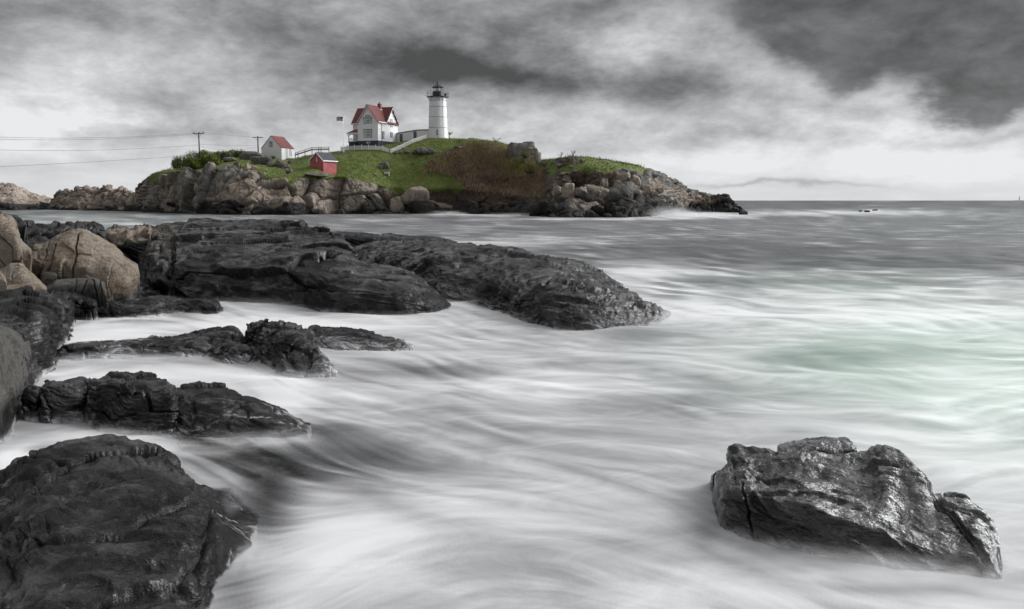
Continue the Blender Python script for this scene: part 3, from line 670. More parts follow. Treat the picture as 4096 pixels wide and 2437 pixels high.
rock('boulder', [(-160, 1150, 1075, 2, ('Y', 26.5)), (0, 1148, 1068, 2, ('Y', 26.5)), (28, 1148, 1052, 2, ('Y', 26.5)), (42, 1150, 1043, 2, ('Y', 26.5)), (76, 1150, 1043, 2, ('Y', 26.5)), (112, 1152, 1076, 1.8, ('Y', 26.5)), (150, 1154, 1110, 1.3, ('Y', 26.5)), (188, 1156, 1148, .5, ('Y', 26.5))],
     [0, .45, .85, 1], [0, .12, .45, 1], 240, [4, 30, 30, 16, 6, 4], dbould(0.09, 450, .06, (1.2, 1.2, 1.2), .06), A(0.8, 0.3), 'wedge shaped brown boulder with a slanting right edge below the pale boulder')
rock('boulder', [(-160, 1190, 1140, 1.4, ('Y', 25.5)), (0, 1188, 1143, 1.4, ('Y', 25.5)), (60, 1186, 1138, 1.4, ('Y', 25.5)), (110, 1182, 1133, 1.3, ('Y', 25.5)), (160, 1176, 1137, 1, ('Y', 25.5)), (184, 1168, 1154, .5, ('Y', 25.5))],
     [0, .5, .9, 1], [0, .08, .4, 1], 200, [4, 20, 18, 10, 5, 4], dbould(0.08, 460), A(0.95, 0.1), 'low narrow yellowish slab lying on the dark bank at the left')
rock('boulder', [(-90, 1150, 1080, 1, ('Y', 25.2)), (0, 1150, 1084, 1, ('Y', 25.2)), (16, 1148, 1096, .8, ('Y', 25.2)), (26, 1146, 1125, .4, ('Y', 25.2))],
     [0, .5, .9, 1], [0, .08, .4, 1], 90, [4, 18, 16, 8, 4, 3], dbould(0.07, 465), A(0.95, 0.2), 'small pale boulder touching the left edge above the yellowish slab')
def dEl(G, U, V):
    d = dbould(0.07, 470)(G, U, V); wv = fbm(G * 2, 2, 471) * 6
    for x0, sl, wd, dep in ((330, 12, 4, .16), (386, -8, 4, .2), (300, 4, 3, .1), (407, -4, 3, .12)):
        d -= dep * (1 - sst(0, wd, np.abs(U - x0 - (V - 2) * sl + wv))) * (V < 3.9)
    return d
rock('boulder', [(172, 1176, 1160, .5, ('Y', 26.5)), (200, 1185, 1140, 1.2, ('Y', 26.5)), (226, 1190, 1122, 1.6, ('Y', 26.5)), (283, 1200, 1118, 1.8, ('Y', 26.5)), (343, 1212, 1112, 1.8, ('Y', 26.5)), (380, 1224, 1112, 1.7, ('Y', 26.4)), (404, 1226, 1122, 1.4, ('Y', 26.4)), (419, 1226, 1142, 1, ('Y', 26.4)), (427, 1222, 1175, .4, ('Y', 26.4))],
     [0, .4, .8, .96, 1], [0, .03, .16, .5, 1], 300, [4, 36, 34, 16, 10, 5, 4], dEl, lambda G, U, V: {'tan': 0.42 + .2 * sst(2, 3.4, V), 'grey': cst(G, 0.85)}, 'brown grey boulder with trunk like folds at its right end, below the cracked boulder')
rock('boulder', [(248, 1200, 1168, .6, ('Y', 25.6)), (268, 1235, 1166, 1.2, ('Y', 25.4)), (310, 1246, 1172, 1.4, ('Y', 25.3)), (350, 1248, 1188, 1.3, ('Y', 25.3)), (378, 1240, 1202, .9, ('Y', 25.4)), (390, 1228, 1215, .4, ('Y', 25.6))],
     [0, .4, .8, 1], [0, .05, .3, 1], 200, [4, 26, 24, 12, 5, 4], dstrata(0.12, .5, 480, (.3, 0), crack=.12, cs=(.6, .6, .4)), A(-0.1, 0.7), 'jagged dark rock at the foot of the boulder with the folds')
for cc, lab in (([(502, 1192, 1180, .3), (515, 1200, 1168, .9), (548, 1202, 1168, 1), (570, 1200, 1174, .9), (584, 1192, 1184, .3)], 'small black wet rock lying under the right end of the cracked tan boulder'),
                ([(580, 1184, 1176, .3), (590, 1189, 1160, .8), (615, 1191, 1156, .9), (642, 1190, 1160, .8), (656, 1184, 1174, .3)], 'small rounded dark rock standing alone in the tide pool'),
                ([(664, 1186, 1176, .3), (672, 1190, 1146, .8), (700, 1192, 1144, .9), (716, 1188, 1150, .8), (722, 1182, 1170, .3)], 'small squarish dark rock in the tide pool against the long ledge')):
    rock('boulder', cc, [0, .5, .9, 1], [0, .08, .35, 1], 80, [4, 18, 16, 8, 4, 3], dbould(0.07, 490 + len(lab)), A(-0.1, 0.6), lab, back=.5)
rock('rock_shelf', [(345, 1240, 1236, .3), (360, 1262, 1222, 1.8), (430, 1272, 1214, 2.6), (520, 1268, 1206, 3), (600, 1262, 1196, 3.6), (700, 1252, 1192, 3.8), (790, 1250, 1196, 3.2), (830, 1256, 1204, 2.4), (870, 1256, 1214, 1.5), (892, 1246, 1232, .4)],
     [0, .35, .8, 1], [0, .03, .3, 1], 420, [5, 16, 40, 26, 6, 4], dstrata(0.13, .6, 500, (.05, .1), crack=.12, cs=(1.2, 1.2, .4), ledge=.04, lf=6, blocks=.08), A(-0.2, 0.5), 'low flat black shelf between the tide pool and the foaming channel', kind=None, back=.6)
# --- left bank
BK = [(-420, 1800, 1185, 13), (-100, 1760, 1175, 12.5), (0, 1745, 1172, 12), (60, 1690, 1168, 11), (100, 1620, 1166, 9.8), (140, 1545, 1166, 8.6), (175, 1495, 1170, 7.8), (210, 1440, 1176, 6.4), (245, 1370, 1182, 4.6), (285, 1300, 1196, 2.6), (303, 1255, 1222, 1)]
def dBK(G, U, V):
    d = dstrata(0.16, .6, 520, (.3, .1), crack=.14, cs=(1.6, 1.6, .9), cw=.08, blocks=.2)(G, U, V)
    f1, f2, r = voro(G * 7, 521); d -= .035 * np.clip(1 - f1 * 1.8, 0, 1) * (1 - sst(20, 80, 1e3 * 0 + 0 * U))
    return d + fbm(G * 6, 3, 523) * .03
rock('rock_bank', BK, [0, .40, .72, .88, 1], [0, .07, .17, .55, 1], 520, [5, 60, 60, 44, 30, 8, 4], dBK,
     lambda G, U, V: {'tan': 0.30 * sst(.8, 2, V) + .15 * fbm(G * 1.2, 3, 4), 'grey': cst(G, 1.0)}, 'pitted dark grey rock bank along the left edge above the channel')
rock('rock_bank', [(-420, 1850, 1290, 3), (-100, 1800, 1298, 2.8), (0, 1765, 1302, 2.6), (40, 1715, 1306, 2.4), (80, 1655, 1322, 2.1), (108, 1600, 1350, 1.7), (124, 1560, 1395, 1.2), (134, 1535, 1460, .6)],
     [0, .3, .68, .92, 1], [0, .06, .16, .4, 1], 380, [5, 50, 60, 40, 20, 8, 4], dbould(0.10, 540, .05, (1.4, 1.4, 1.4), .05),
     lambda G, U, V: {'tan': 0.62 * sst(1.4, 2.3, V + .6 * fbm(G * 1.2, 3, 4)), 'grey': cst(G, 0.9)}, 'smooth pale grey rock face at the left edge with a dark wet foot')
# --- rocks in the channel
DS = lambda s, a=.07, c=.10: dstrata(a, .45, s, (.12, .15), crack=c, cs=(.8, .8, .3), cw=.1, ledge=.02, lf=7, blocks=.06)
def low(cols, s, lab, a=.07, c=.10, g=(0, .4, .8, 1), fr=(0, .14, .45, 1), nu=360, **kw):
    rock('rock_shelf', cols, list(g), list(fr), nu, [5, 26, 40, 26, 6, 4], DS(s, a, c), A(-0.25, 0.5), lab, back=.5, **dict(dict(veil=.4), **kw))
low([(205, 1424, 1415, .3), (250, 1432, 1385, 1.2), (330, 1434, 1370, 2), (490, 1434, 1362, 2.2), (650, 1432, 1350, 2.5), (780, 1428, 1330, 2.6), (860, 1416, 1312, 2.4), (930, 1405, 1303, 2.1), (965, 1398, 1334, 1.4), (985, 1392, 1372, .4)], 600, 'long low black rock awash in the upper channel, rising to a rough right end', a=.08)
low([(835, 1412, 1405, .2), (860, 1440, 1392, .8), (920, 1452, 1378, 1.1), (980, 1452, 1385, 1), (1015, 1445, 1410, .6), (1035, 1436, 1430, .2)], 610, 'small jagged rock in the channel in front of the long low black rock', a=.08)
low([(975, 1372, 1362, .3), (990, 1390, 1312, 1.4), (1020, 1410, 1290, 2), (1060, 1450, 1281, 2.6), (1120, 1492, 1284, 3), (1180, 1505, 1300, 3), (1235, 1505, 1326, 2.6), (1265, 1505, 1375, 1.8), (1310, 1503, 1440, .9), (1345, 1500, 1488, .3)], 620, 'humped black rock standing in the foam at the centre of the channel', a=.10, c=.14)
low([(1225, 1330, 1322, .4), (1250, 1370, 1304, 1.8), (1330, 1395, 1310, 2.4), (1430, 1400, 1318, 2.3), (1520, 1402, 1338, 1.7), (1600, 1400, 1358, 1), (1650, 1394, 1388, .3)], 630, 'smooth low black rock tapering right into the foam behind the humped rock', a=.06, c=.05)
low([(94, 1655, 1640, .1), (100, 1668, 1568, .4), (118, 1670, 1552, .5), (150, 1668, 1550, .5), (163, 1660, 1560, .4), (170, 1640, 1620, .1)], 640, 'narrow upright dark rock beside the bank at the left', nu=140)
low([(160, 1650, 1640, .1), (172, 1672, 1545, .8), (195, 1680, 1520, 1), (240, 1680, 1516, 1.1), (300, 1678, 1512, 1.1), (338, 1668, 1518, 1), (352, 1655, 1560, .6), (358, 1640, 1610, .2)], 650, 'squarish dark block left of the broad layered rock, white water around it', a=.07, c=.12)
low([(336, 1640, 1600, .2), (345, 1672, 1530, .9), (380, 1700, 1508, 1.3), (480, 1722, 1500, 1.6), (560, 1730, 1500, 1.7), (640, 1732, 1512, 1.6), (690, 1735, 1545, 1.2), (712, 1725, 1600, .7), (722, 1715, 1680, .2)], 660, 'broad layered black rock with an overhanging right end in the lower channel', a=.10, c=.14)
low([(640, 1680, 1580, .6), (660, 1720, 1560, 1.2), (740, 1742, 1545, 1.8), (860, 1750, 1548, 2), (980, 1752, 1580, 1.7), (1080, 1752, 1625, 1.2), (1170, 1748, 1675, .8), (1230, 1742, 1725, .3)], 670, 'sloping dark rock half hidden by thin veils of running water', a=.06, c=.06, g=(0, .45, .8, 1), fr=(0, .2, .55, 1), veil=.6, wk=.45, zfoot=.08)
BL = [(-520, 2950, 2020, 4.6), (-150, 2950, 1965, 4.7), (0, 2920, 1915, 4.7), (100, 2900, 1840, 4.8), (200, 2880, 1790, 4.9), (330, 2850, 1770, 4.9), (480, 2820, 1774, 4.8), (600, 2780, 1806, 4.4), (700, 2700, 1862, 3.8), (770, 2600, 1910, 3.2), (830, 2440, 1955, 2.5), (880, 2300, 2005, 1.8), (930, 2230, 2060, 1.2), (975, 2200, 2115, .6), (1005, 2180, 2155, .25)]
def dBL(G, U, V):
    d = dstrata(0.085, .8, 700, (.2, .25), crack=.07, cs=(1.8, 1.8, .8), cw=.06, ledge=.03, lf=4, blocks=.07)(G, U, V)
    d += .16 * fbm(G * .7, 3, 701)
    d = d * (1 - .75 * sst(820, 950, U)); d -= .10 * (1 - sst(0, 22, np.abs(U - 815 + 40 * fbm(G * 1.3, 3, 5) - 12 * (V - 2)))) * (V < 4)
    return d
rock('rock_slope', BL, [0, .35, .62, .86, 1], [0, .13, .36, .72, 1], 620, [4, 80, 90, 80, 40, 8, 4], dBL, A(-0.3, 0.5), 'massive dark rock filling the lower left corner, wet and seamed with foam', back=.9, veil=.75, wk=.15, terr=[(7, 3, .15, .2, .22, 750)])
# --- the wet rock at the lower right
RR = [(2836, 1990, 1896, .3, 0, {1: 1960, 2: 1915, 3: 1900}), (2846, 2050, 1884, .5, 0, {1: 1975, 2: 1925, 3: 1895}), (2870, 2098, 1872, .8, 0, {1: 2020, 2: 1955, 3: 1900}), (2896, 2120, 1850, 1.05, 0, {1: 2040, 2: 1962, 3: 1888}),
      (2904, 2126, 1786, 1.25, 0, {1: 2045, 2: 1964, 3: 1880}), (2935, 2138, 1778, 1.35, 0, {1: 2055, 2: 1968, 3: 1872}), (2993, 2155, 1794, 1.35, 0, {1: 2070, 2: 1974, 3: 1880}), (3084, 2178, 1800, 1.35, 0, {1: 2090, 2: 1990, 3: 1895}),
      (3235, 2220, 1808, 1.4, 0, {1: 2125, 2: 2022, 3: 1915}), (3370, 2246, 1812, 1.45, 0, {1: 2165, 2: 2084, 3: 1955}), (3470, 2260, 1795, 1.45, 0, {1: 2185, 2: 2112, 3: 1970}), (3543, 2270, 1772, 1.4, 0, {1: 2205, 2: 2145, 3: 1965}), (3600, 2278, 1790, 1.35, 0, {1: 2225, 2: 2170, 3: 2000}),
      (3660, 2284, 1850, 1.2, 0, {1: 2235, 2: 2190, 3: 2030}), (3710, 2289, 1920, 1.05, 0, {1: 2245, 2: 2207, 3: 2060}), (3752, 2292, 1985, .95, 0, {1: 2255, 2: 2220, 3: 2080}), (3860, 2304, 2004, .95, 0, {1: 2275, 2: 2244, 3: 2100}), (3915, 2312, 2040, .9, 0, {1: 2285, 2: 2258, 3: 2110}),
      (3970, 2322, 2092, .7, 0, {1: 2305, 2: 2288, 3: 2190}), (4008, 2326, 2180, .45, 0, {1: 2317, 2: 2310, 3: 2250}), (4026, 2330, 2262, .2, 0, {1: 2326, 2: 2322, 3: 2296})]
def dRR(G, U, V):
    w = fbm(G * 1.1, 3, 801) * .22
    along = G[..., 0] * .97 - G[..., 1] * .25 - G[..., 2] * .2; s = G[..., 2] + G[..., 0] * .24 - G[..., 1] * .10 + w; ac = G[..., 1] + G[..., 0] * .25 + w * .6
    q = np.stack([along * .9, ac * 3.4, s * 7], -1)
    d = fbm(q, 5, 800, gain=.6) * .050
    d += (1 - 2 * np.abs(pn(q * np.array([1.1, 1.3, 1.3]) + 4, 806))) * .018 + fbm(G * np.array([3.5, 7, 10]), 4, 802, gain=.55) * .015
    d -= np.clip(pn(np.stack([along * 2.2, ac * 7, s * 10], -1), 807) - .12, 0, 1) * .06
    f1, f2, r = voro(np.stack([(along + w) / 1.1, ac / .34, s / .30], -1), 804)
    d += .055 * ((r[..., 0] - .5) + 1.8 * (voro.off * (r - .5)).sum(-1)) * sst(0, .12, f2 - f1)
    wv = fbm(G * 3, 3, 805) * 14
    d -= .06 * (1 - sst(0, 7, np.abs(U - 2985 - (2.6 - V) * 16 + wv))) * (V < 3.5)          # joint in the front face
    d -= .05 * (1 - sst(0, 8, np.abs(U - 3780 - (4.2 - V) * 150 + wv))) * (V > 2.8) * (U > 3690)
    d += .05 * sst(0, 14, U - 3790 - (4.2 - V) * 150 + wv) * (V > 2.8)
    smooth_face = sst(3555, 3590, U - (5 - V) * 30) * (1 - sst(3740, 3770, U)) * (V > 3.1)
    return d * (1 - .6 * smooth_face)
RR = [(3430 + (c[0] - 3430) * .962, 2025 + (c[1] - 2025) * .95, 2025 + (c[2] - 2025) * .96, c[3], c[4], {q: 2025 + (v - 2025) * .955 for q, v in c[5].items()}) for c in RR]
RRo = rock('boulder', RR, [0, .2, .5, .8, 1], [0, .05, .09, .56, 1], 1050, [5, 70, 70, 130, 130, 12, 5], dRR,
     lambda G, U, V: {'tan': cst(G, -0.15), 'grey': cst(G, .5)}, 'jagged glistening dark rock with a raised peak, alone in the foam at the lower right', zfoot=.5, back=.5, mat=M_WETR, terr=[(15, 3, .24, -.45, .35, 850)])
rock('boulder', [(3130, 1812, 1803, .1, ('Y', 10.0)), (3190, 1822, 1788, .4, ('Y', 10.0)), (3260, 1826, 1772, .5, ('Y', 10.0)), (3340, 1828, 1764, .5, ('Y', 10.0)), (3400, 1826, 1768, .5, ('Y', 10.0)), (3430, 1815, 1790, .2, ('Y', 10.0))],
     [0, .5, .9, 1], [0, .06, .4, 1], 260, [5, 26, 30, 20, 6, 4], lambda G, U, V: fbm(G * 3, 5, 820) * .06 + ridged(G * 7, 3, 821) * .02, A(-.1, .5), 'low back slab showing behind the middle of the jagged rock at the lower right', back=.5, mat=M_WETR)
print('T_e_rocks', _t.time()-_T0, flush=True)
# ---------------------------------------------------------------- the sea
Vv = []; Ff = []; off = 0
for o in ROCKS:
    me = o.data; n = len(me.vertices); co = np.empty(n * 3, np.float32); me.vertices.foreach_get('co', co)
    q = np.empty(len(me.polygons) * 4, np.int32); me.polygons.foreach_get('vertices', q)
    Vv.append(co.reshape(-1, 3)); Ff.append(q.reshape(-1, 4) + off); off += n
RB = BVHTree.FromPolygons([Vector(v) for v in np.concatenate(Vv).tolist()], np.concatenate(Ff).tolist())
pyr = np.concatenate([np.array([802.6, 803.2, 804, 805.2, 807, 809, 812, 815, 818]), np.arange(821, 900, 2.5), np.arange(900, 1100, 3), np.arange(1100, 1900, 3.4), np.arange(1900, 2640, 4.4), np.array([2700, 2900, 3400])])
pxr = np.concatenate([np.arange(-2600, -400, 100), np.arange(-400, 4500, 6.0), np.arange(4500, 6800, 100)])
PX, PY = np.meshgrid(pxr, pyr, indexing='ij')
a, y, z = ray(PX, PY); Yg = -H / z * y; Xg = a / y * Yg
nx, ny = PX.shape
W0 = np.stack([Xg, Yg, np.zeros_like(Xg)], -1)
near = 1 - sst(45, 110, Yg)
swell = (fbm(np.stack([Xg * .22, (Yg + .3 * Xg) * .5, 0 * Xg], -1), 3, 900) * .14) * near * sst(6, 14, Yg) + fbm(np.stack([Xg * .05, Yg * .12, 0 * Xg], -1), 2, 904) * .35 * (1 - near) * sst(3000, 200, Yg) * 0
Hs = np.full(PX.shape, -9.0)
dn = Vector((0, 0, -1))
for i in range(nx):
    if pxr[i] < -500 or pxr[i] > 4300: continue
    for j in range(ny):
        Y = Yg[i, j]
        if Y > 62 or Y < 4: continue
        h = RB.ray_cast(Vector((Xg[i, j], Y, 8)), dn)
        if h[0] is not None: Hs[i, j] = h[0].z
def blur(A_, n):
    for _ in range(n):
        A_ = (np.roll(A_, 1, 0) + np.roll(A_, -1, 0) + 2 * A_) / 4; A_ = (np.roll(A_, 1, 1) + np.roll(A_, -1, 1) + 2 * A_) / 4
    return A_
def el_(cx, cy, rx, ry, rot=0.0):
    dx, dy = PX - cx, PY - cy; c, s = math.cos(R(rot)), math.sin(R(rot))
    return np.exp(-(((dx * c + dy * s) / rx) ** 2 + ((-dx * s + dy * c) / ry) ** 2))
base = swell
over = Hs > base - 0.02
cover = sst(-0.01, 0.17, base - Hs)
W0[..., 2] = base
shore = blur(over.astype(float), 12)
# foam on the water, 0..1
fm = .03 + .06 * sst(1500, 1900, PY) + np.interp(PY, [802, 830, 845, 880, 930, 980, 1060, 1110, 1180, 1300, 1450, 1700, 2000, 2437, 3000], [.10, .14, .30, .36, .48, .34, .34, .60, .74, .74, .70, .64, .64, .66, .7])
for c in ((3450, 851, 420, 13, .65), (2000, 860, 280, 7, .8), (2760, 862, 260, 12, .9), (2350, 877, 300, 4, .6), (300, 880, 300, 22, .25), (1100, 905, 300, 14, .25), (500, 897, 250, 8, .2), (1500, 880, 220, 6, .3), (3000, 1010, 600, 40, -.22), (3700, 1040, 500, 28, -.22), (2300, 950, 400, 14, .2),
          (2600, 1085, 350, 40, .38), (2100, 975, 320, 22, .38), (2900, 1130, 260, 28, -.26), (3400, 1130, 500, 24, -.22), (3900, 1200, 260, 16, -.2), (3700, 1255, 450, 30, .30), (2900, 1250, 350, 50, .15), (3350, 1430, 260, 40, -.36), (3750, 1400, 350, 60, -.14), (2200, 1350, 300, 40, -.05),
          (2560, 1340, 200, 26, -.30), (1500, 1300, 500, 30, .14), (1700, 1480, 330, 30, -.30), (2700, 1610, 260, 50, -.20), (2200, 1560, 300, 60, .10), (700, 1500, 600, 38, .40), (1130, 1590, 150, 60, .40), (400, 1345, 260, 40, .35), (900, 1290, 500, 26, .3),
          (1500, 1790, 260, 60, -.22), (1300, 1840, 230, 70, -.24), (1060, 2010, 130, 150, -.30), (950, 1830, 200, 60, -.2), (300, 1740, 380, 24, .35), (700, 1780, 200, 22, .35), (60, 1850, 90, 60, .5), (3700, 1800, 450, 150, .16), (3950, 1600, 300, 200, .1), (4000, 2100, 200, 200, .2), (3000, 2350, 600, 60, .15), (1350, 2180, 330, 160, .26), (2200, 2050, 500, 130, .08), (2000, 1500, 600, 70, .10), (1500, 1580, 300, 40, .08), (3450, 2420, 700, 60, .10), (1700, 2100, 400, 120, .04), (2400, 1900, 500, 90, -.05),
          (610, 1140, 80, 50, -.8), (500, 1225, 300, 18, -.7), (3080, 2230, 330, 36, -.20), (3600, 2350, 400, 26, -.16), (2830, 2130, 60, 80, -.15)):
    fm = fm + c[4] * el_(c[0], c[1], c[2], c[3])
shal = .80 * el_(960, 1830, 330, 75, 14) + .85 * el_(1060, 2020, 130, 150) + .6 * el_(1420, 1830, 330, 70, 6) + .5 * el_(90, 1720, 160, 40) + .6 * el_(1280, 1720, 190, 44) + .55 * el_(820, 1790, 200, 30, 20) + .45 * el_(1250, 1480, 260, 40, 10) + .35 * el_(1500, 1990, 260, 50, 20) + .5 * el_(560, 1285, 300, 14) + .35 * el_(1700, 1480, 250, 24) + .5 * el_(950, 2380, 120, 120) + .5 * el_(700, 1450, 250, 16)
shal = np.clip(shal, 0, .88)
grn = 1.15 * el_(3750, 1430, 850, 210) + 0.35 * el_(3300, 1140, 600, 60) + .5 * el_(4050, 1600, 500, 260) + .25 * el_(3900, 900, 700, 80) + .3 * el_(300, 890, 500, 40) + .25 * el_(3950, 1850, 500, 250)
shal0 = np.clip(.80 * el_(960, 1830, 330, 75, 14) + .85 * el_(1060, 2020, 130, 150) + .6 * el_(1420, 1830, 330, 70, 6), 0, 1)
# run of the water: direction field (degrees in plan as seen along the view), foam drawn out along it
CT = [(0, 850, 0), (2000, 850, 0), (4000, 850, 0), (0, 960, 0), (2000, 960, 3), (4000, 960, 0), (2500, 1080, 6), (3300, 1100, 3), (4000, 1100, 0), (3000, 1250, 8), (3600, 1300, 4), (3700, 1500, 14), (4000, 1700, -12), (3300, 1650, 10), (3900, 1950, -16), (3400, 1750, -4),
      (2000, 1350, 12), (1500, 1400, 12), (1200, 1290, 4), (2400, 1500, 9), (2000, 1600, 10), (1450, 1650, 20), (1700, 1850, 18), (2100, 1900, 8), (1150, 2150, -48), (1350, 2250, -36), (1750, 2300, -24), (1500, 2050, -20), (1100, 2400, -30), (2200, 2150, 6), (2250, 2400, 4), (2650, 2320, 16), (3050, 2330, 24), (3550, 2400, 16), (4000, 2420, 8), (2600, 1900, 2), (2700, 2080, 34), (2820, 2160, 42), (3000, 1730, 4), (2900, 1850, 14),
      (500, 1480, -6), (900, 1500, 8), (1060, 1590, 42), (1180, 1680, 32), (250, 1760, -14), (520, 1760, 6), (760, 1840, 30), (950, 1950, 42), (1050, 2060, 50), (80, 1860, -36), (300, 1340, -8), (700, 1290, 4), (960, 1360, 20)]
CT = np.array(CT, float)
sxs = np.arange(-440, 4560, 8.0); sys_ = np.arange(806, 2660, 4.0)
SX, SY2 = np.meshgrid(sxs, sys_, indexing='ij'); sc_ = 0.45 + (SY2 - 802) / 900
num = 0; nu2 = 0; den = 1e-9
for cx_, cy_, an_ in CT:
    d2 = ((SX - cx_) / 1.0) ** 2 + ((SY2 - cy_) * 1.5) ** 2; w_ = 1 / (d2 + (120 + .1 * (cy_ - 800)) ** 2) ** 1.7
    num = num + w_ * np.cos(R(an_)); nu2 = nu2 + w_ * np.sin(R(an_)); den = den + w_
wig = fbm(np.stack([SX / 420, SY2 / 170, 0 * SX], -1), 3, 930)
ang = np.arctan2(nu2, num) + wig * .42 * sst(830, 1300, SY2)
DX, DY_ = np.cos(ang), np.sin(ang)
def bil(A_, x, y):
    fx_ = np.clip((x - sxs[0]) / 8.0, 0, len(sxs) - 1.001); fy_ = np.clip((y - sys_[0]) / 4.0, 0, len(sys_) - 1.001)
    i = fx_.astype(np.int32); j = fy_.astype(np.int32); u = fx_ - i; v_ = fy_ - j
    return (A_[i, j] * (1 - u) + A_[i + 1, j] * u) * (1 - v_) + (A_[i, j + 1] * (1 - u) + A_[i + 1, j + 1] * u) * v_
def lic(N_, x0, y0, n, st):
    tot = bil(N_, x0, y0); wt_ = 1.0
    for sg in (-1, 1):
        x, y = x0.copy(), y0.copy()
        for q in range(n):
            dx, dy = bil(DX, x, y), bil(DY_, x, y); s_l = st * (0.25 + np.clip(y - 802, 0, 2000) / 900)
            x = x + sg * dx * s_l; y = y + sg * dy * s_l; w_ = 1 - (q + 1) / (n + 1); tot = tot + w_ * bil(N_, x, y); wt_ += w_
    return tot / wt_
gn = np.random.default_rng(44)
ly = np.log((SY2 - 770) / 60.)
def noise_l(fx_, fy_, seed): return fbm(np.stack([SX / (fx_ * sc_ ** .5), ly * fy_, 0 * SX], -1), 2, seed)
N1 = blur(gn.normal(size=SX.shape), 2)
N2 = fbm(np.stack([SX / 46, ly * 26, 0 * SX], -1), 3, 941) * 3
N3 = fbm(np.stack([SX / 190, ly * 8, 0 * SX], -1), 3, 942) * 3
def norm(A_): return (A_ - A_.mean()) / A_.std()
px_, py_ = np.clip(PX, -430, 4540), np.clip(PY, 807, 2650)
S1 = lic(N1, px_, py_, 26, 5); S2 = lic(N2, px_, py_, 18, 12); S3 = lic(N3, px_, py_, 9, 22)
stk = .30 * norm(S1) + .46 * norm(S2) + .24 * norm(S3)
stk = stk * (.55 + .75 * sst(-.3, .3, fbm(np.stack([PX / 300, PY / 120, 0 * PX], -1), 3, 950)))
stk = stk / stk.std() * (.052 + .055 * sst(1350, 1050, PY))
outr = (PX < -430) | (PX > 4540) | (PY > 2650); stk[outr] = 0
stk = stk * (1 + 1.5 * shal0) + 0 * stk
psi = Yg + 0.8 * fbm(np.stack([Xg * .16, Yg * .2, 0 * Xg], -1), 3, 910)
keep = Hs < base + .15
M_SEA, k, bs, out = material('sea_water')
fl = k.n('ShaderNodeCombineXYZ', {0: k.attr('flow_u'), 1: k.attr('flow_v'), 2: 0.0}).outputs[0]
co = k.n('ShaderNodeTexCoord').outputs['Object']
n1 = k.noise(k.vmul(fl, (0.35, 2.4, 1)), 1.0, 6, 0.62, 0.9)
n3 = k.noise(k.vmul(co, (1, 2.0, 1)), 0.20, 8, 0.74, 0.3)
n5 = k.noise(k.vmul(co, (0.55, 0.95, 1)), 0.75, 6, 0.64, 1.6)
foam = k.attr('foam')
farn = k.attr('far'); nr = k.m('SUBTRACT', 1.0, farn)
v = k.m('ADD', foam, k.m('MULTIPLY', k.attr('streak'), k.m('SUBTRACT', 1.0, k.m('MULTIPLY', farn, .35))))
v = k.m('ADD', v, k.m('MULTIPLY', centred(n1), k.m('MULTIPLY', farn, .45)))
v = k.m('ADD', v, k.m('MULTIPLY', centred(n5), k.m('MULTIPLY', nr, 0.62)))
v = k.m('ADD', v, k.m('MULTIPLY', centred(n3), k.m('MULTIPLY', farn, 1.9)))
f = k.sstep(-.05, 1.05, v)
deep = k.mix(k.attr('green'), (0.035, 0.039, 0.042), (0.12, 0.18, 0.145))
grn_ = k.attr('green')
milk = k.mix(k.sstep(.45, 1.15, v), k.mix(grn_, (0.36, 0.36, 0.365), (0.45, 0.52, 0.48)), k.mix(grn_, (0.62, 0.62, 0.625), (0.74, 0.79, 0.76)))
colr = k.mix(f, deep, milk)
setp(k, bs, Base_Color=colr, Roughness=k.m('ADD', .36, k.m('MULTIPLY', f, .45)))
bs.inputs['IOR'].default_value = 1.33
setp(k, bs, Specular_IOR_Level=k.m('SUBTRACT', .42, k.m('MULTIPLY', f, .32)))
cov = k.attr('cover')
an = k.m('MULTIPLY', k.attr('streak'), 1.6)
# a film: full where the cover is full, breaking into strands where it thins
edge = k.m('MULTIPLY', k.m('MULTIPLY', cov, k.m('SUBTRACT', 1.0, cov)), 3.2)
al = k.m('ADD', cov, k.m('MULTIPLY', an, edge), clamp=True)
setp(k, bs, Alpha=al)
nb = bump(k, n5, .15, .10); nb = bump(k, k.noise(k.vmul(co, (.6, 1.3, 1)), .6, 8, .75), k.m('MULTIPLY', farn, 1.0), .9, nb)
setp(k, bs, Normal=nb)
farA = sst(28, 90, Yg)
sea = grid_mesh('sea', W0, M_SEA, {'foam': fm, 'green': np.clip(grn, 0, 1), 'flow_u': Xg, 'flow_v': psi, 'cover': cover * (1 - shal), 'far': farA, 'streak': stk}, keep=keep)
tag(sea, kind='structure')
sx2, sy2 = np.meshgrid(np.arange(-200, 2100, 7.0), np.arange(1400, 2560, 5.0), indexing='ij')
a2_, y2_, z2_ = ray(sx2, sy2); Ys2 = -(H + .16) / z2_ * y2_; SG = np.stack([a2_ / y2_ * Ys2, Ys2, np.full_like(Ys2, -.16)], -1)
wq_ = fbm(SG * np.array([.5, .9, 1]), 4, 960); sd_ = fbm(SG * np.array([1.4, 2.6, 1]), 5, 961, gain=.62); rd_ = 1 - 2 * np.abs(pn(SG * np.array([.9, 1.6, 1]) + wq_[..., None], 962))
SG[..., 2] += np.clip(wq_ * .16 + sd_ * .10 + rd_ * .04, -.3, .135)
fo_ = sst(-200, -100, sx2) * (1 - sst(1800, 2050, sx2)) * (1 - sst(2450, 2550, sy2)); SG[..., 2] -= (1 - fo_) * .5
so_ = grid_mesh('submerged_shelf', SG, M_ROCK, {'tan': cst(SG, -.2), 'grey': cst(SG, .5), 'wash': cst(SG, .05), 'veil': cst(SG, .3)}); tag(so_, kind='structure')
mb, k, bs, out = material('sea_floor'); setp(k, bs, Base_Color=(.03, .03, .03), Roughness=.6)
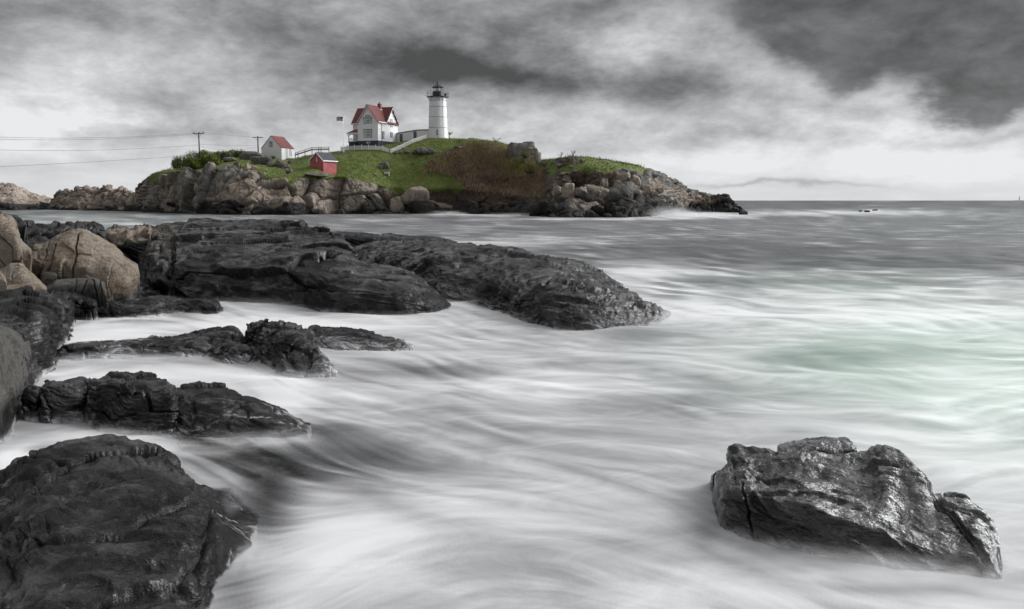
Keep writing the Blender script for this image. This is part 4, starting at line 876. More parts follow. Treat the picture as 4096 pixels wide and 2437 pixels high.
fl_ = raw_mesh('sea_bed', [(-90, 2, -.9), (90, 2, -.9), (140, 110, -2.2), (-140, 110, -2.2)], [(0, 1, 2, 3)], mb); tag(fl_, kind='structure')
print('T_f_sea', _t.time()-_T0, flush=True)

# ---------------------------------------------------------------- drifting spray and mist where the swell breaks
def mist_mat(name, dens, nsc):
    m = bpy.data.materials.new(name); m.use_nodes = True; nt = m.node_tree; nt.nodes.clear(); k = NT(nt)
    out = nt.nodes.new('ShaderNodeOutputMaterial'); co = k.n('ShaderNodeTexCoord').outputs['Object']
    ln = k.n('ShaderNodeVectorMath', {0: co}, operation='LENGTH').outputs['Value']
    sz = k.n('ShaderNodeSeparateXYZ', {0: co}).outputs[2]
    n = k.noise(co, nsc, 3, .6, .5)
    d = k.m('MULTIPLY', k.sstep(1.0, .2, ln), k.m('MULTIPLY', k.sstep(.30, .75, n), dens)); d = k.m('MULTIPLY', d, k.sstep(.95, .0, sz))
    v = k.n('ShaderNodeVolumePrincipled', {'Color': (.93, .93, .93, 1), 'Density': d, 'Anisotropy': 0.0}); lnk(nt, v.outputs[0], out.inputs['Volume']); return m
def mist(px, py, Y, rx, ry, rz, dens, lab='', rot=0, z0=0):
    x = float(P(px, py, Y)[0]); me = bpy.data.meshes.new('sea_mist'); bm = bmesh.new(); bmesh.ops.create_icosphere(bm, subdivisions=3, radius=1)
    for v in bm.verts: v.co.z = max(v.co.z, -.25)
    bm.to_mesh(me); bm.free(); me.materials.append(mist_mat('mist', dens, 2.2)); o = bpy.data.objects.new('sea_mist', me); COL.objects.link(o); o.location = (x, Y, z0); o.scale = (rx, ry, rz); o.rotation_euler = (0, 0, R(rot)); tag(o, kind='stuff'); return o
mist(2690, 862, 186, 6.5, 4, 3.2, .9); mist(2790, 858, 190, 9, 4, 1.6, .7)
mist(1790, 860, 207, 6, 3, 1.6, .8); mist(2060, 862, 200, 9, 3, 1.0, .7)
mist(3420, 2270, 7.75, 1.55, .55, .26, 4.5, rot=-14); mist(3900, 2300, 7.9, .7, .5, .30, 4.5)
mist(2620, 1298, 25.0, 2.6, 1.6, .42, 1.5)
mist(560, 1442, 18.6, 2.3, .7, .20, 3.2); mist(1130, 1500, 17.0, 1.1, .6, .20, 3); mist(430, 1735, 12.5, 1.3, .5, .15, 4); mist(1050, 1755, 12.3, 1.0, .6, .20, 4)
mist(1250, 1245, 28.8, 6, 1.2, .35, 1.3); mist(980, 2230, 8.1, .4, .6, .12, 4, rot=20); mist(620, 1790, 11.7, 1.4, .6, .16, 4); mist(60, 1860, 11.0, .9, .6, .2, 4); mist(150, 2480, 6.6, 1.3, .5, .62, 2.2)
cy.volume_bounces = 1; cy.volume_step_rate = 2.0; cy.volume_max_steps = 64
# ---------------------------------------------------------------- building materials
def plain(name, colr, rough=0.6, spec=0.4, nscale=0, namt=0.0, col2=None, bumpd=0.0, metal=0.0):
    m, k, bs, out = material(name)
    if nscale:
        co = k.n('ShaderNodeTexCoord').outputs['Object']
        n = k.noise(co, nscale, 5, .65)
        c = k.mix(k.m('MULTIPLY', k.sstep(.35, .7, n), namt), colr, col2 or tuple(v * .5 for v in colr)); setp(k, bs, Base_Color=c)
        if bumpd: setp(k, bs, Normal=bump(k, n, .6, bumpd))
    else: setp(k, bs, Base_Color=colr)
    setp(k, bs, Roughness=rough); bs.inputs['Specular IOR Level'].default_value = spec; bs.inputs['Metallic'].default_value = metal
    return m
def clapboard(name, colr, pitch=.14):
    m, k, bs, out = material(name)
    co = k.n('ShaderNodeTexCoord').outputs['Object']; sp_ = k.n('ShaderNodeSeparateXYZ', {0: co})
    t = k.m('FRACT', k.m('DIVIDE', sp_.outputs[2], pitch))
    n = k.noise(co, .8, 5, .6)
    c = k.mix(k.m('MULTIPLY', k.sstep(.4, .75, n), .35), colr, tuple(v * .8 for v in colr))
    setp(k, bs, Base_Color=c, Roughness=.6, Normal=bump(k, t, .5, .02)); return m
def brickm(name, c1, c2, cm, sc=1.0):
    m, k, bs, out = material(name)
    co = k.n('ShaderNodeTexCoord').outputs['Object']; s_ = k.n('ShaderNodeSeparateXYZ', {0: co})
    v = k.n('ShaderNodeCombineXYZ', {0: k.m('ADD', s_.outputs[0], s_.outputs[1]), 1: s_.outputs[2], 2: 0.0}).outputs[0]
    b = k.n('ShaderNodeTexBrick', {'Vector': v, 'Color1': c1 + (1,), 'Color2': c2 + (1,), 'Mortar': cm + (1,), 'Scale': 4.5 * sc, 'Mortar Size': .02, 'Row Height': .3, 'Brick Width': .9})
    n = k.noise(co, 1.1, 6, .68); n2 = k.noise(co, 5, 4, .6)
    c = k.mix(k.m('MULTIPLY', k.sstep(.42, .62, n), .6), b.outputs['Color'], tuple(x * .55 for x in c1))
    c = k.mix(k.m('MULTIPLY', k.sstep(.55, .75, n2), .4), c, (.42, .22, .2))
    setp(k, bs, Base_Color=c, Roughness=.85, Normal=bump(k, b.outputs['Fac'], .4, .01)); return m
def shingle(name, c1, c2):
    m, k, bs, out = material(name)
    co = k.n('ShaderNodeTexCoord').outputs['Object']; s_ = k.n('ShaderNodeSeparateXYZ', {0: co})
    row = k.m('MULTIPLY', s_.outputs[2], 6.0)
    cell = k.n('ShaderNodeCombineXYZ', {0: k.m('MULTIPLY', k.m('ADD', s_.outputs[0], s_.outputs[1]), 3.0), 1: k.m('FLOOR', row), 2: 0.0}).outputs[0]
    wn = k.n('ShaderNodeTexWhiteNoise', {'Vector': k.n('ShaderNodeVectorMath', {0: cell}, operation='FLOOR').outputs[0]}).outputs['Value']
    n = k.noise(co, .9, 5, .6)
    c = k.mix(wn, c1, c2); c = k.mix(k.m('MULTIPLY', k.sstep(.45, .7, n), .35), c, tuple(x * .6 for x in c1))
    setp(k, bs, Base_Color=c, Roughness=.85, Normal=bump(k, k.m('FRACT', row), .5, .02)); return m
B = dict(trim=plain('white_trim', (.74, .74, .74), .5, .4, 3, .3, (.5, .5, .48)), tower=plain('white_iron', (.62, .62, .63), .45, .4, .9, .35, (.45, .45, .44)),
         green=plain('dark_green_trim', (.030, .042, .040), .5), navy=plain('navy_foundation', (.040, .048, .066), .7, .3, 2, .4, (.02, .025, .035)), roof=shingle('red_roof', (.145, .040, .034), (.105, .032, .030)),
         black=plain('black_iron', (.014, .016, .017), .4), glass=plain('window_glass', (.10, .11, .12), .08, .8), brick=brickm('chimney_brick', (.22, .06, .045), (.16, .05, .04), (.2, .17, .15), 1.6),
         redbrick=brickm('red_wall', (.38, .085, .088), (.31, .07, .072), (.42, .20, .19)), slate=shingle('dark_shingle', (.035, .038, .045), (.055, .058, .066)), grey=plain('weathered_wood', (.22, .20, .18), .8, .3, 4, .6),
         pole=plain('creosote_wood', (.045, .036, .03), .85, .2, 3, .5), concrete=plain('concrete', (.30, .28, .26), .85, .3, 3, .5), door=plain('grey_door', (.10, .105, .105), .6))
B['white'] = clapboard('white_clapboard_wall', (.66, .66, .67)); B['rust'] = plain('rusty_red_trim', (.13, .045, .035), .7); B['brown'] = plain('brown_board', (.20, .115, .07), .8, .3, 3, .5)
def flag_cloth():
    m, k, bs, out = material('flag_cloth'); bs.inputs['Roughness'].default_value = .8
    co = k.n('ShaderNodeTexCoord').outputs['Object']; s_ = k.n('ShaderNodeSeparateXYZ', {0: co})
    x, zz = k.attr('fx'), k.attr('fz')
    st = k.m('GREATER_THAN', k.m('MODULO', k.m('FLOOR', k.m('MULTIPLY', zz, 13)), 2), .5)
    c = k.mix(st, (.26, .07, .08), (.48, .47, .48))
    can = k.m('MULTIPLY', k.m('LESS_THAN', x, .4), k.m('GREATER_THAN', zz, 6 / 13))
    # stars: 9 rows of 6 and 5
    gx = k.m('MULTIPLY', x, 12 / .4 / 1.0 * .9); gz_ = k.m('MULTIPLY', k.m('SUBTRACT', zz, 6 / 13), 9 / (7 / 13))
    odd = k.m('MODULO', k.m('FLOOR', gz_), 2)
    u_ = k.m('SUBTRACT', k.m('FRACT', k.m('ADD', k.m('MULTIPLY', gx, .5), k.m('MULTIPLY', odd, .5))), .5); v_ = k.m('SUBTRACT', k.m('FRACT', gz_), .5)
    rr_ = k.m('ADD', k.m('MULTIPLY', k.m('MULTIPLY', u_, u_), 3.0), k.m('MULTIPLY', v_, v_))
    c2 = k.mix(k.m('LESS_THAN', rr_, .07), (.03, .045, .09), (.6, .6, .6))
    setp(k, bs, Base_Color=k.mix(can, c, c2)); return m
class MB:
    def __init__(s): s.v = []; s.f = []
    def add(s, V, Fs):
        o = len(s.v); s.v += [tuple(p) for p in V]; s.f += [tuple(i + o for i in f) for f in Fs]; return s
    def box(s, x0, x1, y0, y1, z0, z1):
        return s.add([(x0, y0, z0), (x1, y0, z0), (x1, y1, z0), (x0, y1, z0), (x0, y0, z1), (x1, y0, z1), (x1, y1, z1), (x0, y1, z1)],
                     [(3, 2, 1, 0), (4, 5, 6, 7), (0, 1, 5, 4), (1, 2, 6, 5), (2, 3, 7, 6), (3, 0, 4, 7)])
    def bar(s, a, b, w, h=None, up=(0, 0, 1)):
        a, b = Vector(a), Vector(b); d = (b - a).normalized(); up = Vector(up)
        if abs(d.dot(up)) > .95: up = Vector((0, 1, 0))
        x = d.cross(up).normalized() * w / 2; z = x.cross(d).normalized() * (h or w) / 2
        V = [a - x - z, a + x - z, a + x + z, a - x + z, b - x - z, b + x - z, b + x + z, b - x + z]
        return s.add(V, [(0, 1, 2, 3), (7, 6, 5, 4), (0, 4, 5, 1), (1, 5, 6, 2), (2, 6, 7, 3), (3, 7, 4, 0)])
    def tube(s, pts, r, n=8):
        pts = [Vector(p) for p in pts]; rs = r if isinstance(r, (list, tuple)) else [r] * len(pts); rings = []
        for i, p in enumerate(pts):
            d = (pts[min(i + 1, len(pts) - 1)] - pts[max(i - 1, 0)]).normalized(); up = Vector((0, 0, 1)) if abs(d.z) < .9 else Vector((1, 0, 0))
            x = d.cross(up).normalized(); y = d.cross(x).normalized()
            rings.append([p + x * rs[i] * math.cos(2 * math.pi * k / n) + y * rs[i] * math.sin(2 * math.pi * k / n) for k in range(n)])
        V = [q for rg in rings for q in rg]; Fs = []
        for i in range(len(pts) - 1):
            for k in range(n): Fs.append((i * n + k, i * n + (k + 1) % n, (i + 1) * n + (k + 1) % n, (i + 1) * n + k))
        Fs += [tuple(range(n))[::-1], tuple((len(pts) - 1) * n + k for k in range(n))]
        return s.add(V, Fs)
    def lathe(s, prof, n=40, cx=0, cy=0, cap=True):
        V = []; Fs = []
        for r, z in prof: V += [(cx + r * math.cos(2 * math.pi * k / n), cy + r * math.sin(2 * math.pi * k / n), z) for k in range(n)]
        for i in range(len(prof) - 1):
            for k in range(n): Fs.append((i * n + k, i * n + (k + 1) % n, (i + 1) * n + (k + 1) % n, (i + 1) * n + k))
        if cap: Fs += [tuple(range(n))[::-1], tuple((len(prof) - 1) * n + k for k in range(n))]
        return s.add(V, Fs)
    def build(s, name, mat, parent=None, smooth=False):
        o = raw_mesh(name, s.v, s.f, mat, smooth, parent)
        return o
def slab(mb, quad, t):
    """sheet with thickness t below the four given points"""
    q = [Vector(p) for p in quad]; n = (q[1] - q[0]).cross(q[2] - q[0]).normalized()
    if n.z < 0: n = -n
    mb.add(q + [p - n * t for p in q], [(0, 1, 2, 3), (7, 6, 5, 4), (0, 4, 5, 1), (1, 5, 6, 2), (2, 6, 7, 3), (3, 7, 4, 0)])
def zpx(py, Y): return float(P(CX, py, Y)[2])
# ---------------------------------------------------------------- lighthouse
TY = 249.0
bx_ = float(P(1752.5, 553, TY)[0]); tz = zpx(555, TY); s = TY / F
lh = empty('lighthouse', (bx_, TY, tz)); tag(lh, 'tall white iron lighthouse with a black lantern room, on top of the grassy island', 'lighthouse')
h = lambda crop_y: zpx(280 + crop_y * .2561, TY) - tz
Rb, Rt = 77 * s / 2, 66 * s / 2; hd = h(420)
def rad(z): return Rb + (Rt - Rb) * z / hd
m = MB(); m.lathe([(rad(-1.5), -1.5)] + [(rad(z), z) for z in np.linspace(0, hd - .12, 12)], 64); m.build('tower', B['tower'], lh, True)
for cy_ in (908, 743, 580, 485):
    z = h(cy_); m = MB(); m.lathe([(rad(z) + .004, z - .05), (rad(z) + .05, z - .035), (rad(z) + .05, z + .035), (rad(z) + .004, z + .05)], 64, cap=False); m.build('seam_band', B['door'], lh)
for a_ in (-62, 38):
    m = MB(); a0 = R(a_ - 90); m.bar((math.cos(a0) * (rad(0) + .03), math.sin(a0) * (rad(0) + .03), 0), (math.cos(a0) * (rad(hd) + .03), math.sin(a0) * (rad(hd) + .03), hd - .2), .07, .07); m.build('vertical_seam', B['trim'], lh)
Rg = 87 * s / 2
m = MB(); m.lathe([(Rt * .9, hd - .14), (Rg - .05, hd - .14), (Rg, hd - .08), (Rg, hd), (Rt * .5, hd)], 48); m.build('gallery_deck', B['black'], lh)
for i in range(12):
    a0 = 2 * math.pi * (i + .5) / 12; c, s_ = math.cos(a0), math.sin(a0); m = MB()
    pr = [(rad(hd) - .02, hd - 1.1), (rad(hd) + .12, hd - .95), (rad(hd) + .28, hd - .55), (Rg - .12, hd - .14)]
    m.tube([(r_ * c, r_ * s_, z_) for r_, z_ in pr], .055, 6); m.build('gallery_bracket', B['tower'], lh)
m = MB()
for z_ in (.55, 1.0): m.tube([((Rg - .08) * math.cos(t), (Rg - .08) * math.sin(t), hd + z_) for t in np.linspace(0, 2 * math.pi, 41)], .018, 5)
m.build('gallery_rail', B['black'], lh)
for i in range(14):
    a0 = 2 * math.pi * i / 14; p = ((Rg - .08) * math.cos(a0), (Rg - .08) * math.sin(a0)); m = MB(); m.tube([(p[0], p[1], hd), (p[0], p[1], hd + 1.35)], [.035, .028], 6); m.build('rail_post', B['black'], lh)
Rl = 41.5 * s / 2; h1, h2 = h(342), h(272)
m = MB(); m.lathe([(Rl, hd), (Rl, h1 - .06), (Rl + .05, h1 - .06), (Rl + .05, h1)], 32); m.build('watch_wall', B['black'], lh)
gm, k, bs, out = material('lantern_glass'); setp(k, bs, Base_Color=(.9, .93, .93), Roughness=.03, Transmission_Weight=1.0); bs.inputs['IOR'].default_value = 1.05
m = MB(); m.lathe([(Rl - .08, h1), (Rl - .08, h2)], 10, cap=False); m.build('lantern_glazing', gm, lh)
for i in range(10):
    a0 = 2 * math.pi * i / 10; m = MB(); m.bar(((Rl - .06) * math.cos(a0), (Rl - .06) * math.sin(a0), h1), ((Rl - .06) * math.cos(a0), (Rl - .06) * math.sin(a0), h2), .07); m.build('glazing_bar', B['black'], lh)
lm = plain('lens_glass', (.35, .42, .38), .15, .9)
m = MB(); m.lathe([(.1, h1), (.3, h1 + .1)] + [(.42 + .05 * (i % 2), h1 + .15 + i * .1) for i in range(9)] + [(.2, h1 + 1.1)], 16); m.build('lens', lm, lh, True)
ha = h(205)
m = MB(); m.lathe([(Rl + .12, h2 - .04), (Rl + .16, h2 + .04), (Rl * .55, h2 + (ha - h2) * .50), (.20, ha - .12), (.15, ha)], 10); m.build('lantern_roof', B['black'], lh)
m = MB(); m.lathe([(.12, ha - .05), (.10, ha + .12), (.16, ha + .18), (.21, ha + .32), (.16, ha + .46), (.07, ha + .56), (.07, ha + .62), (.04, ha + .75)], 14); m.build('ventilator_ball', B['black'], lh, True)
m = MB(); m.tube([(0, 0, ha + .6), (0, 0, h(92))], .022, 5); m.build('lightning_rod', B['black'], lh)
def ring_on_tower(ang, z): a0 = R(ang - 90); return Vector((math.cos(a0), math.sin(a0), 0)), rad(z)
# arched window with hood
wz0, wz1 = h(1032), h(950)
f_ = MB(); yv = -rad((wz0 + wz1) / 2)
f_.box(-.44, .44, yv - .10, yv + .3, wz0 - .12, wz1 + .16); wf = f_.build('window', B['trim'], lh)
f_ = MB(); f_.box(-.27, .27, yv - .115, yv - .09, wz0, wz1); f_.build('pane', B['glass'], wf)
f_ = MB(); f_.box(-.022, .022, yv - .135, yv - .10, wz0, wz1); f_.box(-.27, .27, yv - .133, yv - .10, (wz0 + wz1) / 2 - .02, (wz0 + wz1) / 2 + .02); f_.build('glazing_bar', B['trim'], wf)
f_ = MB(); f_.bar((-.62, yv - .12, wz1 + .2), (0, yv - .12, wz1 + .46), .22, .09); f_.bar((.62, yv - .12, wz1 + .2), (0, yv - .12, wz1 + .46), .22, .09); f_.box(-.60, -.46, yv - .16, yv, wz1 - .1, wz1 + .15); f_.box(.46, .60, yv - .16, yv, wz1 - .1, wz1 + .15); f_.build('window_hood', B['trim'], wf)
v_, r_ = ring_on_tower(15, h(475)); m = MB(); c0 = v_ * (r_ - .1) + Vector((0, 0, h(475))); m.tube([c0, c0 + v_ * .16], .17, 14); m.build('porthole', B['door'], lh)
m = MB(); v_, _ = ring_on_tower(62, 0); p_ = v_ * (Rg - .55); m.box(p_.x - .28, p_.x + .28, p_.y - .25, p_.y + .25, hd, hd + .75); m.build('fog_horn_box', B['black'], lh)
m = MB(); m.bar((-Rg + .05, 0, hd + .15), (-Rg - .45, 0, hd + .22), .05); m.bar((-Rg - .5, -.1, hd + .28), (-Rg - .12, -.1, hd + .4), .1, .06); m.build('side_lamp_arm', B['black'], lh)
# equipment stand to the right of the tower
g = hit(1798, 553.5) or P(1798, 553, 244); g = Vector(g); st_ = empty('equipment_stand', g); tag(st_, 'grey instrument box on a post standing on the grass right beside the lighthouse', 'equipment stand')
m = MB(); m.tube([(0, 0, -.3), (0, 0, 1.1)], .06, 8); m.tube([(-.25, 0, -.1), (0, 0, .8)], .03, 6); m.build('post', B['door'], st_)
m = MB(); m.add([(-.2, -.2, 1.05), (.35, -.2, .95), (.45, -.2, 1.65), (-.3, -.2, 1.65), (-.2, .2, 1.05), (.35, .2, .95), (.45, .2, 1.65), (-.3, .2, 1.65)], [(0, 1, 2, 3), (7, 6, 5, 4), (0, 4, 5, 1), (1, 5, 6, 2), (2, 6, 7, 3), (3, 7, 4, 0)]); m.build('box', plain('box_grey', (.3, .3, .3)), st_)
for z_ in (1.3, 1.6): m = MB(); m.tube([(.45, 0, z_), (.85, 0, z_ + .02)], [.05, .09], 8); m.build('horn', B['door'], st_)
# ---------------------------------------------------------------- windows and walls shared by the houses
def on_wall(mb_list, frame):
    """bake points given as (along, out, up) in a wall frame (origin, along, outward)"""
    o, a, n = frame
    for mb in mb_list: mb.v = [tuple(Vector(o) + Vector(a) * p[0] + Vector(n) * p[1] + Vector((0, 0, 1)) * p[2]) for p in mb.v]
def sash_window(root, frame, x0, x1, z0, z1, trimm='green', tw=.16, ears=True, cols_=2, rows_=4):
    t = MB(); xa, xb = x0 - tw, x1 + tw
    t.box(xa, xb, .001, .06, z1, z1 + tw); t.box(xa, xb, .001, .07, z0 - tw * .7, z0); t.box(xa, x0, .001, .058, z0, z1); t.box(x1, xb, .001, .058, z0, z1)
    if ears: t.box(xa - .09, xa, .001, .05, z1 - .45, z1 + tw - .004); t.box(xb, xb + .09, .001, .05, z1 - .45, z1 + tw - .004)
    f = MB(); w = .07; f.box(x0, x1, .001, .03, z1 - w, z1); f.box(x0, x1, .001, .03, z0, z0 + w); f.box(x0, x0 + w, .001, .03, z0 + w, z1 - w); f.box(x1 - w, x1, .001, .03, z0 + w, z1 - w)
    f.box(x0 + w, x1 - w, .001, .034, (z0 + z1) / 2 - .04, (z0 + z1) / 2 + .04)
    bsr = MB()
    for i in range(1, cols_): q = x0 + (x1 - x0) * i / cols_; bsr.box(q - .018, q + .018, .012, .026, z0 + w, z1 - w)
    for i in range(1, rows_):
        if i * 2 == rows_: continue
        q = z0 + (z1 - z0) * i / rows_; bsr.box(x0 + w, x1 - w, .012, .024, q - .018, q + .018)
    p = MB(); p.box(x0 + w * .5, x1 - w * .5, .001, .010, z0 + w * .5, z1 - w * .5)
    on_wall([t, f, bsr, p], frame)
    wo_ = t.build('window', B[trimm], root); f.build('sash', B['trim'], wo_); bsr.build('muntin', B['trim'], wo_); p.build('pane', B['glass'], wo_)
    return wo_
def placed(name, px, py, Y, th, label, cat):
    """empty whose +x runs along the front wall (right end nearer the camera), +y goes back; origin at the right front corner"""
    p = P(px, py, Y); return tag(empty(name, tuple(p), -R(th)), label, cat)
# ---------------------------------------------------------------- keeper's house
HY = 244.0; TH = 22
ho = placed('keeper_house', 1513, 586, HY, TH, 'white two storey gabled house with red roofs and a navy foundation beside the lighthouse', 'house')
hz = float(ho.location.z); hh = lambda cy_, Y=HY: zpx(280 + cy_ * .2561, Y) - hz
W, Dp, y1 = 6.15, 10.6, 4.0; LW = 4.0          # facade width, depth, where the cross wing starts, how far it reaches left
zf, ze, za = hh(1110), hh(792), hh(530)
zg = -1.6
m = MB(); m.box(-W + .03, -.03, .03, Dp - .03, zg, zf); m.box(-W - LW + .03, -W + .03, y1 + .03, Dp - .05, zg, zf - .003); m.build('foundation', B['navy'], ho)
m = MB(); m.box(-W - .03, .03, -.03, Dp + .03, zf, zf + .14); m.box(-W - LW - .03, -W - .03, y1 - .03, Dp, zf, zf + .136); m.build('water_table', B['green'], ho)
# walls with gables
def gable_wall(mb, x0, x1, y0, y1_, z0, ze_, za_, axis):
    if axis == 'y':
        xm = (x0 + x1) / 2
        A_ = [(x0, y0, z0), (x1, y0, z0), (x1, y0, ze_), (xm, y0, za_), (x0, y0, ze_)]; B_ = [(x, y1_, z) for x, _, z in A_]
    else:
        ym = (y0 + y1_) / 2
        A_ = [(x1, y0, z0), (x1, y1_, z0), (x1, y1_, ze_), (x1, ym, za_), (x1, y0, ze_)]; B_ = [(x0, y, z) for _, y, z in A_]
    mb.add(A_ + B_, [(0, 1, 2, 3, 4), (9, 8, 7, 6, 5), (0, 5, 6, 1), (1, 6, 7, 2), (2, 7, 8, 3), (3, 8, 9, 4), (4, 9, 5, 0)])
zw = zf + .13
m = MB(); gable_wall(m, -W, 0, 0, Dp, zw, ze, za - .1, 'y'); gable_wall(m, -W - LW, .004, y1, Dp + .004, zw, ze - .003, za - .25, 'x'); m.build('wall', B['white'], ho)
def roof_pair(x0, x1, y0, y1_, zl, za_, axis, ov, rk0, rk1, t=.16):
    """two roof slopes as one mesh; eaves overhang ov, rakes rk0/rk1"""
    m = MB()
    if axis == 'y':
        xm = (x0 + x1) / 2; sl = (za_ - zl) / (xm - x0); ex = ov
        slab(m, [(x0 - ex, y0 - rk0, zl - sl * ex), (xm, y0 - rk0, za_), (xm, y1_ + rk1, za_), (x0 - ex, y1_ + rk1, zl - sl * ex)], t)
        slab(m, [(xm, y0 - rk0 + .003, za_), (x1 + ex, y0 - rk0 + .003, zl - sl * ex), (x1 + ex, y1_ + rk1 - .003, zl - sl * ex), (xm, y1_ + rk1 - .003, za_)], t)
    else:
        ym = (y0 + y1_) / 2; sl = (za_ - zl) / (ym - y0); ex = ov
        slab(m, [(x0 - rk0, y0 - ex, zl - sl * ex), (x1 + rk1, y0 - ex, zl - sl * ex), (x1 + rk1, ym, za_), (x0 - rk0, ym, za_)], t)
        slab(m, [(x0 - rk0 + .003, ym, za_), (x1 + rk1 - .003, ym, za_), (x1 + rk1 - .003, y1_ + ex, zl - sl * ex), (x0 - rk0 + .003, y1_ + ex, zl - sl * ex)], t)
    return m
rf = roof_pair(-W, 0, 0, Dp, ze + .12, za, 'y', .42, .5, .1).build('roof', B['roof'], ho)
roof_pair(-W - LW, 0, y1, Dp, ze + .115, za - .12, 'x', .42, .45, .5).build('cross_roof', B['roof'], ho)
def barge(axis, pos, c0, c1, zl, za_, ex, n=15):
    """gingerbread board along both rakes of a gable"""
    m = MB(); mid = (c0 + c1) / 2; sl = (za_ - zl) / (mid - c0); d = .26
    for sgn in (-1, 1):
        a = (mid, za_ - .05); b = (mid + sgn * (mid - c0 + ex), zl - sl * ex - .05)
        for i in range(n):
            t0, t1 = i / n, (i + 1) / n; q0 = (a[0] + (b[0] - a[0]) * t0, a[1] + (b[1] - a[1]) * t0); q1 = (a[0] + (b[0] - a[0]) * t1, a[1] + (b[1] - a[1]) * t1); qm = ((q0[0] + q1[0]) / 2, (q0[1] + q1[1]) / 2)
            pts = [q0, q1, (q1[0], q1[1] - d * 1.0), (qm[0], qm[1] - d * 2.1), (q0[0], q0[1] - d * 1.0)]
            lo = len(m.v); V = []
            for dd_ in (0, .05):
                for p in pts: V.append((p[0], pos - dd_, p[1]) if axis == 'y' else (pos + dd_, p[0], p[1]))
            m.add(V, [(0, 1, 2, 3, 4), (9, 8, 7, 6, 5), (2, 7, 8, 3), (3, 8, 9, 4)])
    return m
barge('y', -.44, -W, 0, ze + .12, za - .02, .40).build('bargeboard', B['trim'], rf)
barge('x', .44, y1, Dp, ze + .115, za - .14, .40).build('bargeboard', B['trim'], rf)
slp = (za - ze - .12) / (W / 2)
m = MB(); m.box(.05, .52, -.3, y1 - .3, ze - .45, ze - .22); m.build('eaves_fascia', B['trim'], rf); m = MB(); m.box(-W - LW - .4, -W - .5, y1 - .5, y1 - .1, ze - .45, ze - .2); m.build('eaves_fascia', B['trim'], rf)
ch = MB(); cx_, cy_ = -W / 2 + .1, 6.2; cw = .42; ch.box(cx_ - cw, cx_ + cw, cy_ - cw, cy_ + cw, za - 1.3, hh(495, 244)); ch.box(cx_ - cw - .07, cx_ + cw + .07, cy_ - cw - .07, cy_ + cw + .07, hh(495, 244), hh(486, 244)); co_ = ch.build('chimney', B['brick'], rf)
m = MB(); m.lathe([(.28, hh(486, 244)), (.24, hh(464, 244))], 12, cx_, cy_); m.build('chimney_pot', B['concrete'], co_)
m = MB(); m.box(cx_ - .1, cx_ + cw + .18, cy_ - cw - .1, cy_ + cw + .1, za - .95, za - .75); m.build('flashing', B['trim'], co_)
FR = ((-W, 0, 0), (1, 0, 0), (0, -1, 0)); RT = ((0, 0, 0), (0, 1, 0), (1, 0, 0))
fx = lambda cx0: (cx0 - 520) / 313 * W
# ground floor window group: centre sash and two side lights in one dark frame
def triple(z0, z1, zs):
    t = MB(); xa, xb = fx(612), fx(740); xi0, xi1 = fx(650), fx(708)
    t.box(xa, xb, .001, .055, z0 - .12, z0); t.box(xa, xi0, .001, .05, zs, zs + .16); t.box(xi1, xb, .001, .05, zs, zs + .16)
    t.box(xi0 - .13, xi1 + .13, .001, .06, z1, z1 + .17)
    for a_, b_, zt in ((xa, xa + .13, zs), (xb - .13, xb, zs), (xi0 - .13, xi0, z1), (xi1, xi1 + .13, z1)): t.box(a_, b_, .001, .052, z0, zt)
    t.box(xa - .08, xa, .001, .045, zs - .4, zs + .155); t.box(xb, xb + .08, .001, .045, zs - .4, zs + .155)
    f = MB(); f.box(xi0, xi1, .001, .02, z0, z1); f.box(xa + .13, xi0 - .13, .001, .02, z0, zs); f.box(xi1 + .13, xb - .13, .001, .02, z0, zs)
    p = MB(); p.box(xi0 + .12, xi1 - .12, .02, .026, z0 + .12, z1 - .12)
    for a_, b_ in ((xa + .13, xi0 - .13), (xi1 + .13, xb - .13)): c_ = (a_ + b_) / 2; p.box(c_ - .07, c_ + .07, .02, .026, z0 + .2, zs - .2)
    b_ = MB()
    for i in (1, 2): q = xi0 + .12 + (xi1 - xi0 - .24) * i / 3; b_.box(q - .018, q + .018, .026, .036, z0 + .12, z1 - .12)
    for i in (1, 2, 3): q = z0 + (z1 - z0) * i / 4; b_.box(xi0 + .12, xi1 - .12, .026, .04 if i == 2 else .034, q - (.045 if i == 2 else .018), q + (.045 if i == 2 else .018))
    on_wall([t, f, p, b_], FR); wo_ = t.build('window', B['green'], ho); f.build('sash', B['trim'], wo_); p.build('pane', B['glass'], wo_); b_.build('muntin', B['trim'], wo_)
triple(hh(1046), hh(930), hh(930) - .004)
triple(hh(826), hh(712), hh(742))
ry = lambda cx0: (cx0 - 833) / 300 * Dp
sash_window(ho, RT, ry(898), ry(920), hh(1048, 240), hh(940, 240))
sash_window(ho, RT, ry(1022), ry(1046), hh(1030, 245), hh(962, 245))
sash_window(ho, RT, ry(1022), ry(1046), hh(862, 245), hh(752, 245), ears=True)
m = MB(); m.box(fx(655), fx(705), .001, .05, hh(1143), hh(1120)); on_wall([m], FR); bw = m.build('basement_window', B['trim'], ho)
m = MB(); m.box(fx(668), fx(700), .05, .056, hh(1140), hh(1124)); on_wall([m], FR); m.build('pane', B['glass'], bw)
m = MB(); yd = ry(885); m.tube([(.35, yd + .3, ze - .3), (.12, yd + .05, ze - .8), (.09, yd, ze - 1.2), (.09, yd, -.1)], .055, 8); m.build('downspout', B['door'], ho)
for x_ in (-W - .002, -.10): m = MB(); m.box(x_, x_ + .1, -.018, .05, zw, ze); m.build('corner_board', B['trim'], ho)
m = MB(); m.box(-.05, .02, Dp - .1, Dp + .02, zw, ze - .1); m.build('corner_board', B['trim'], ho)
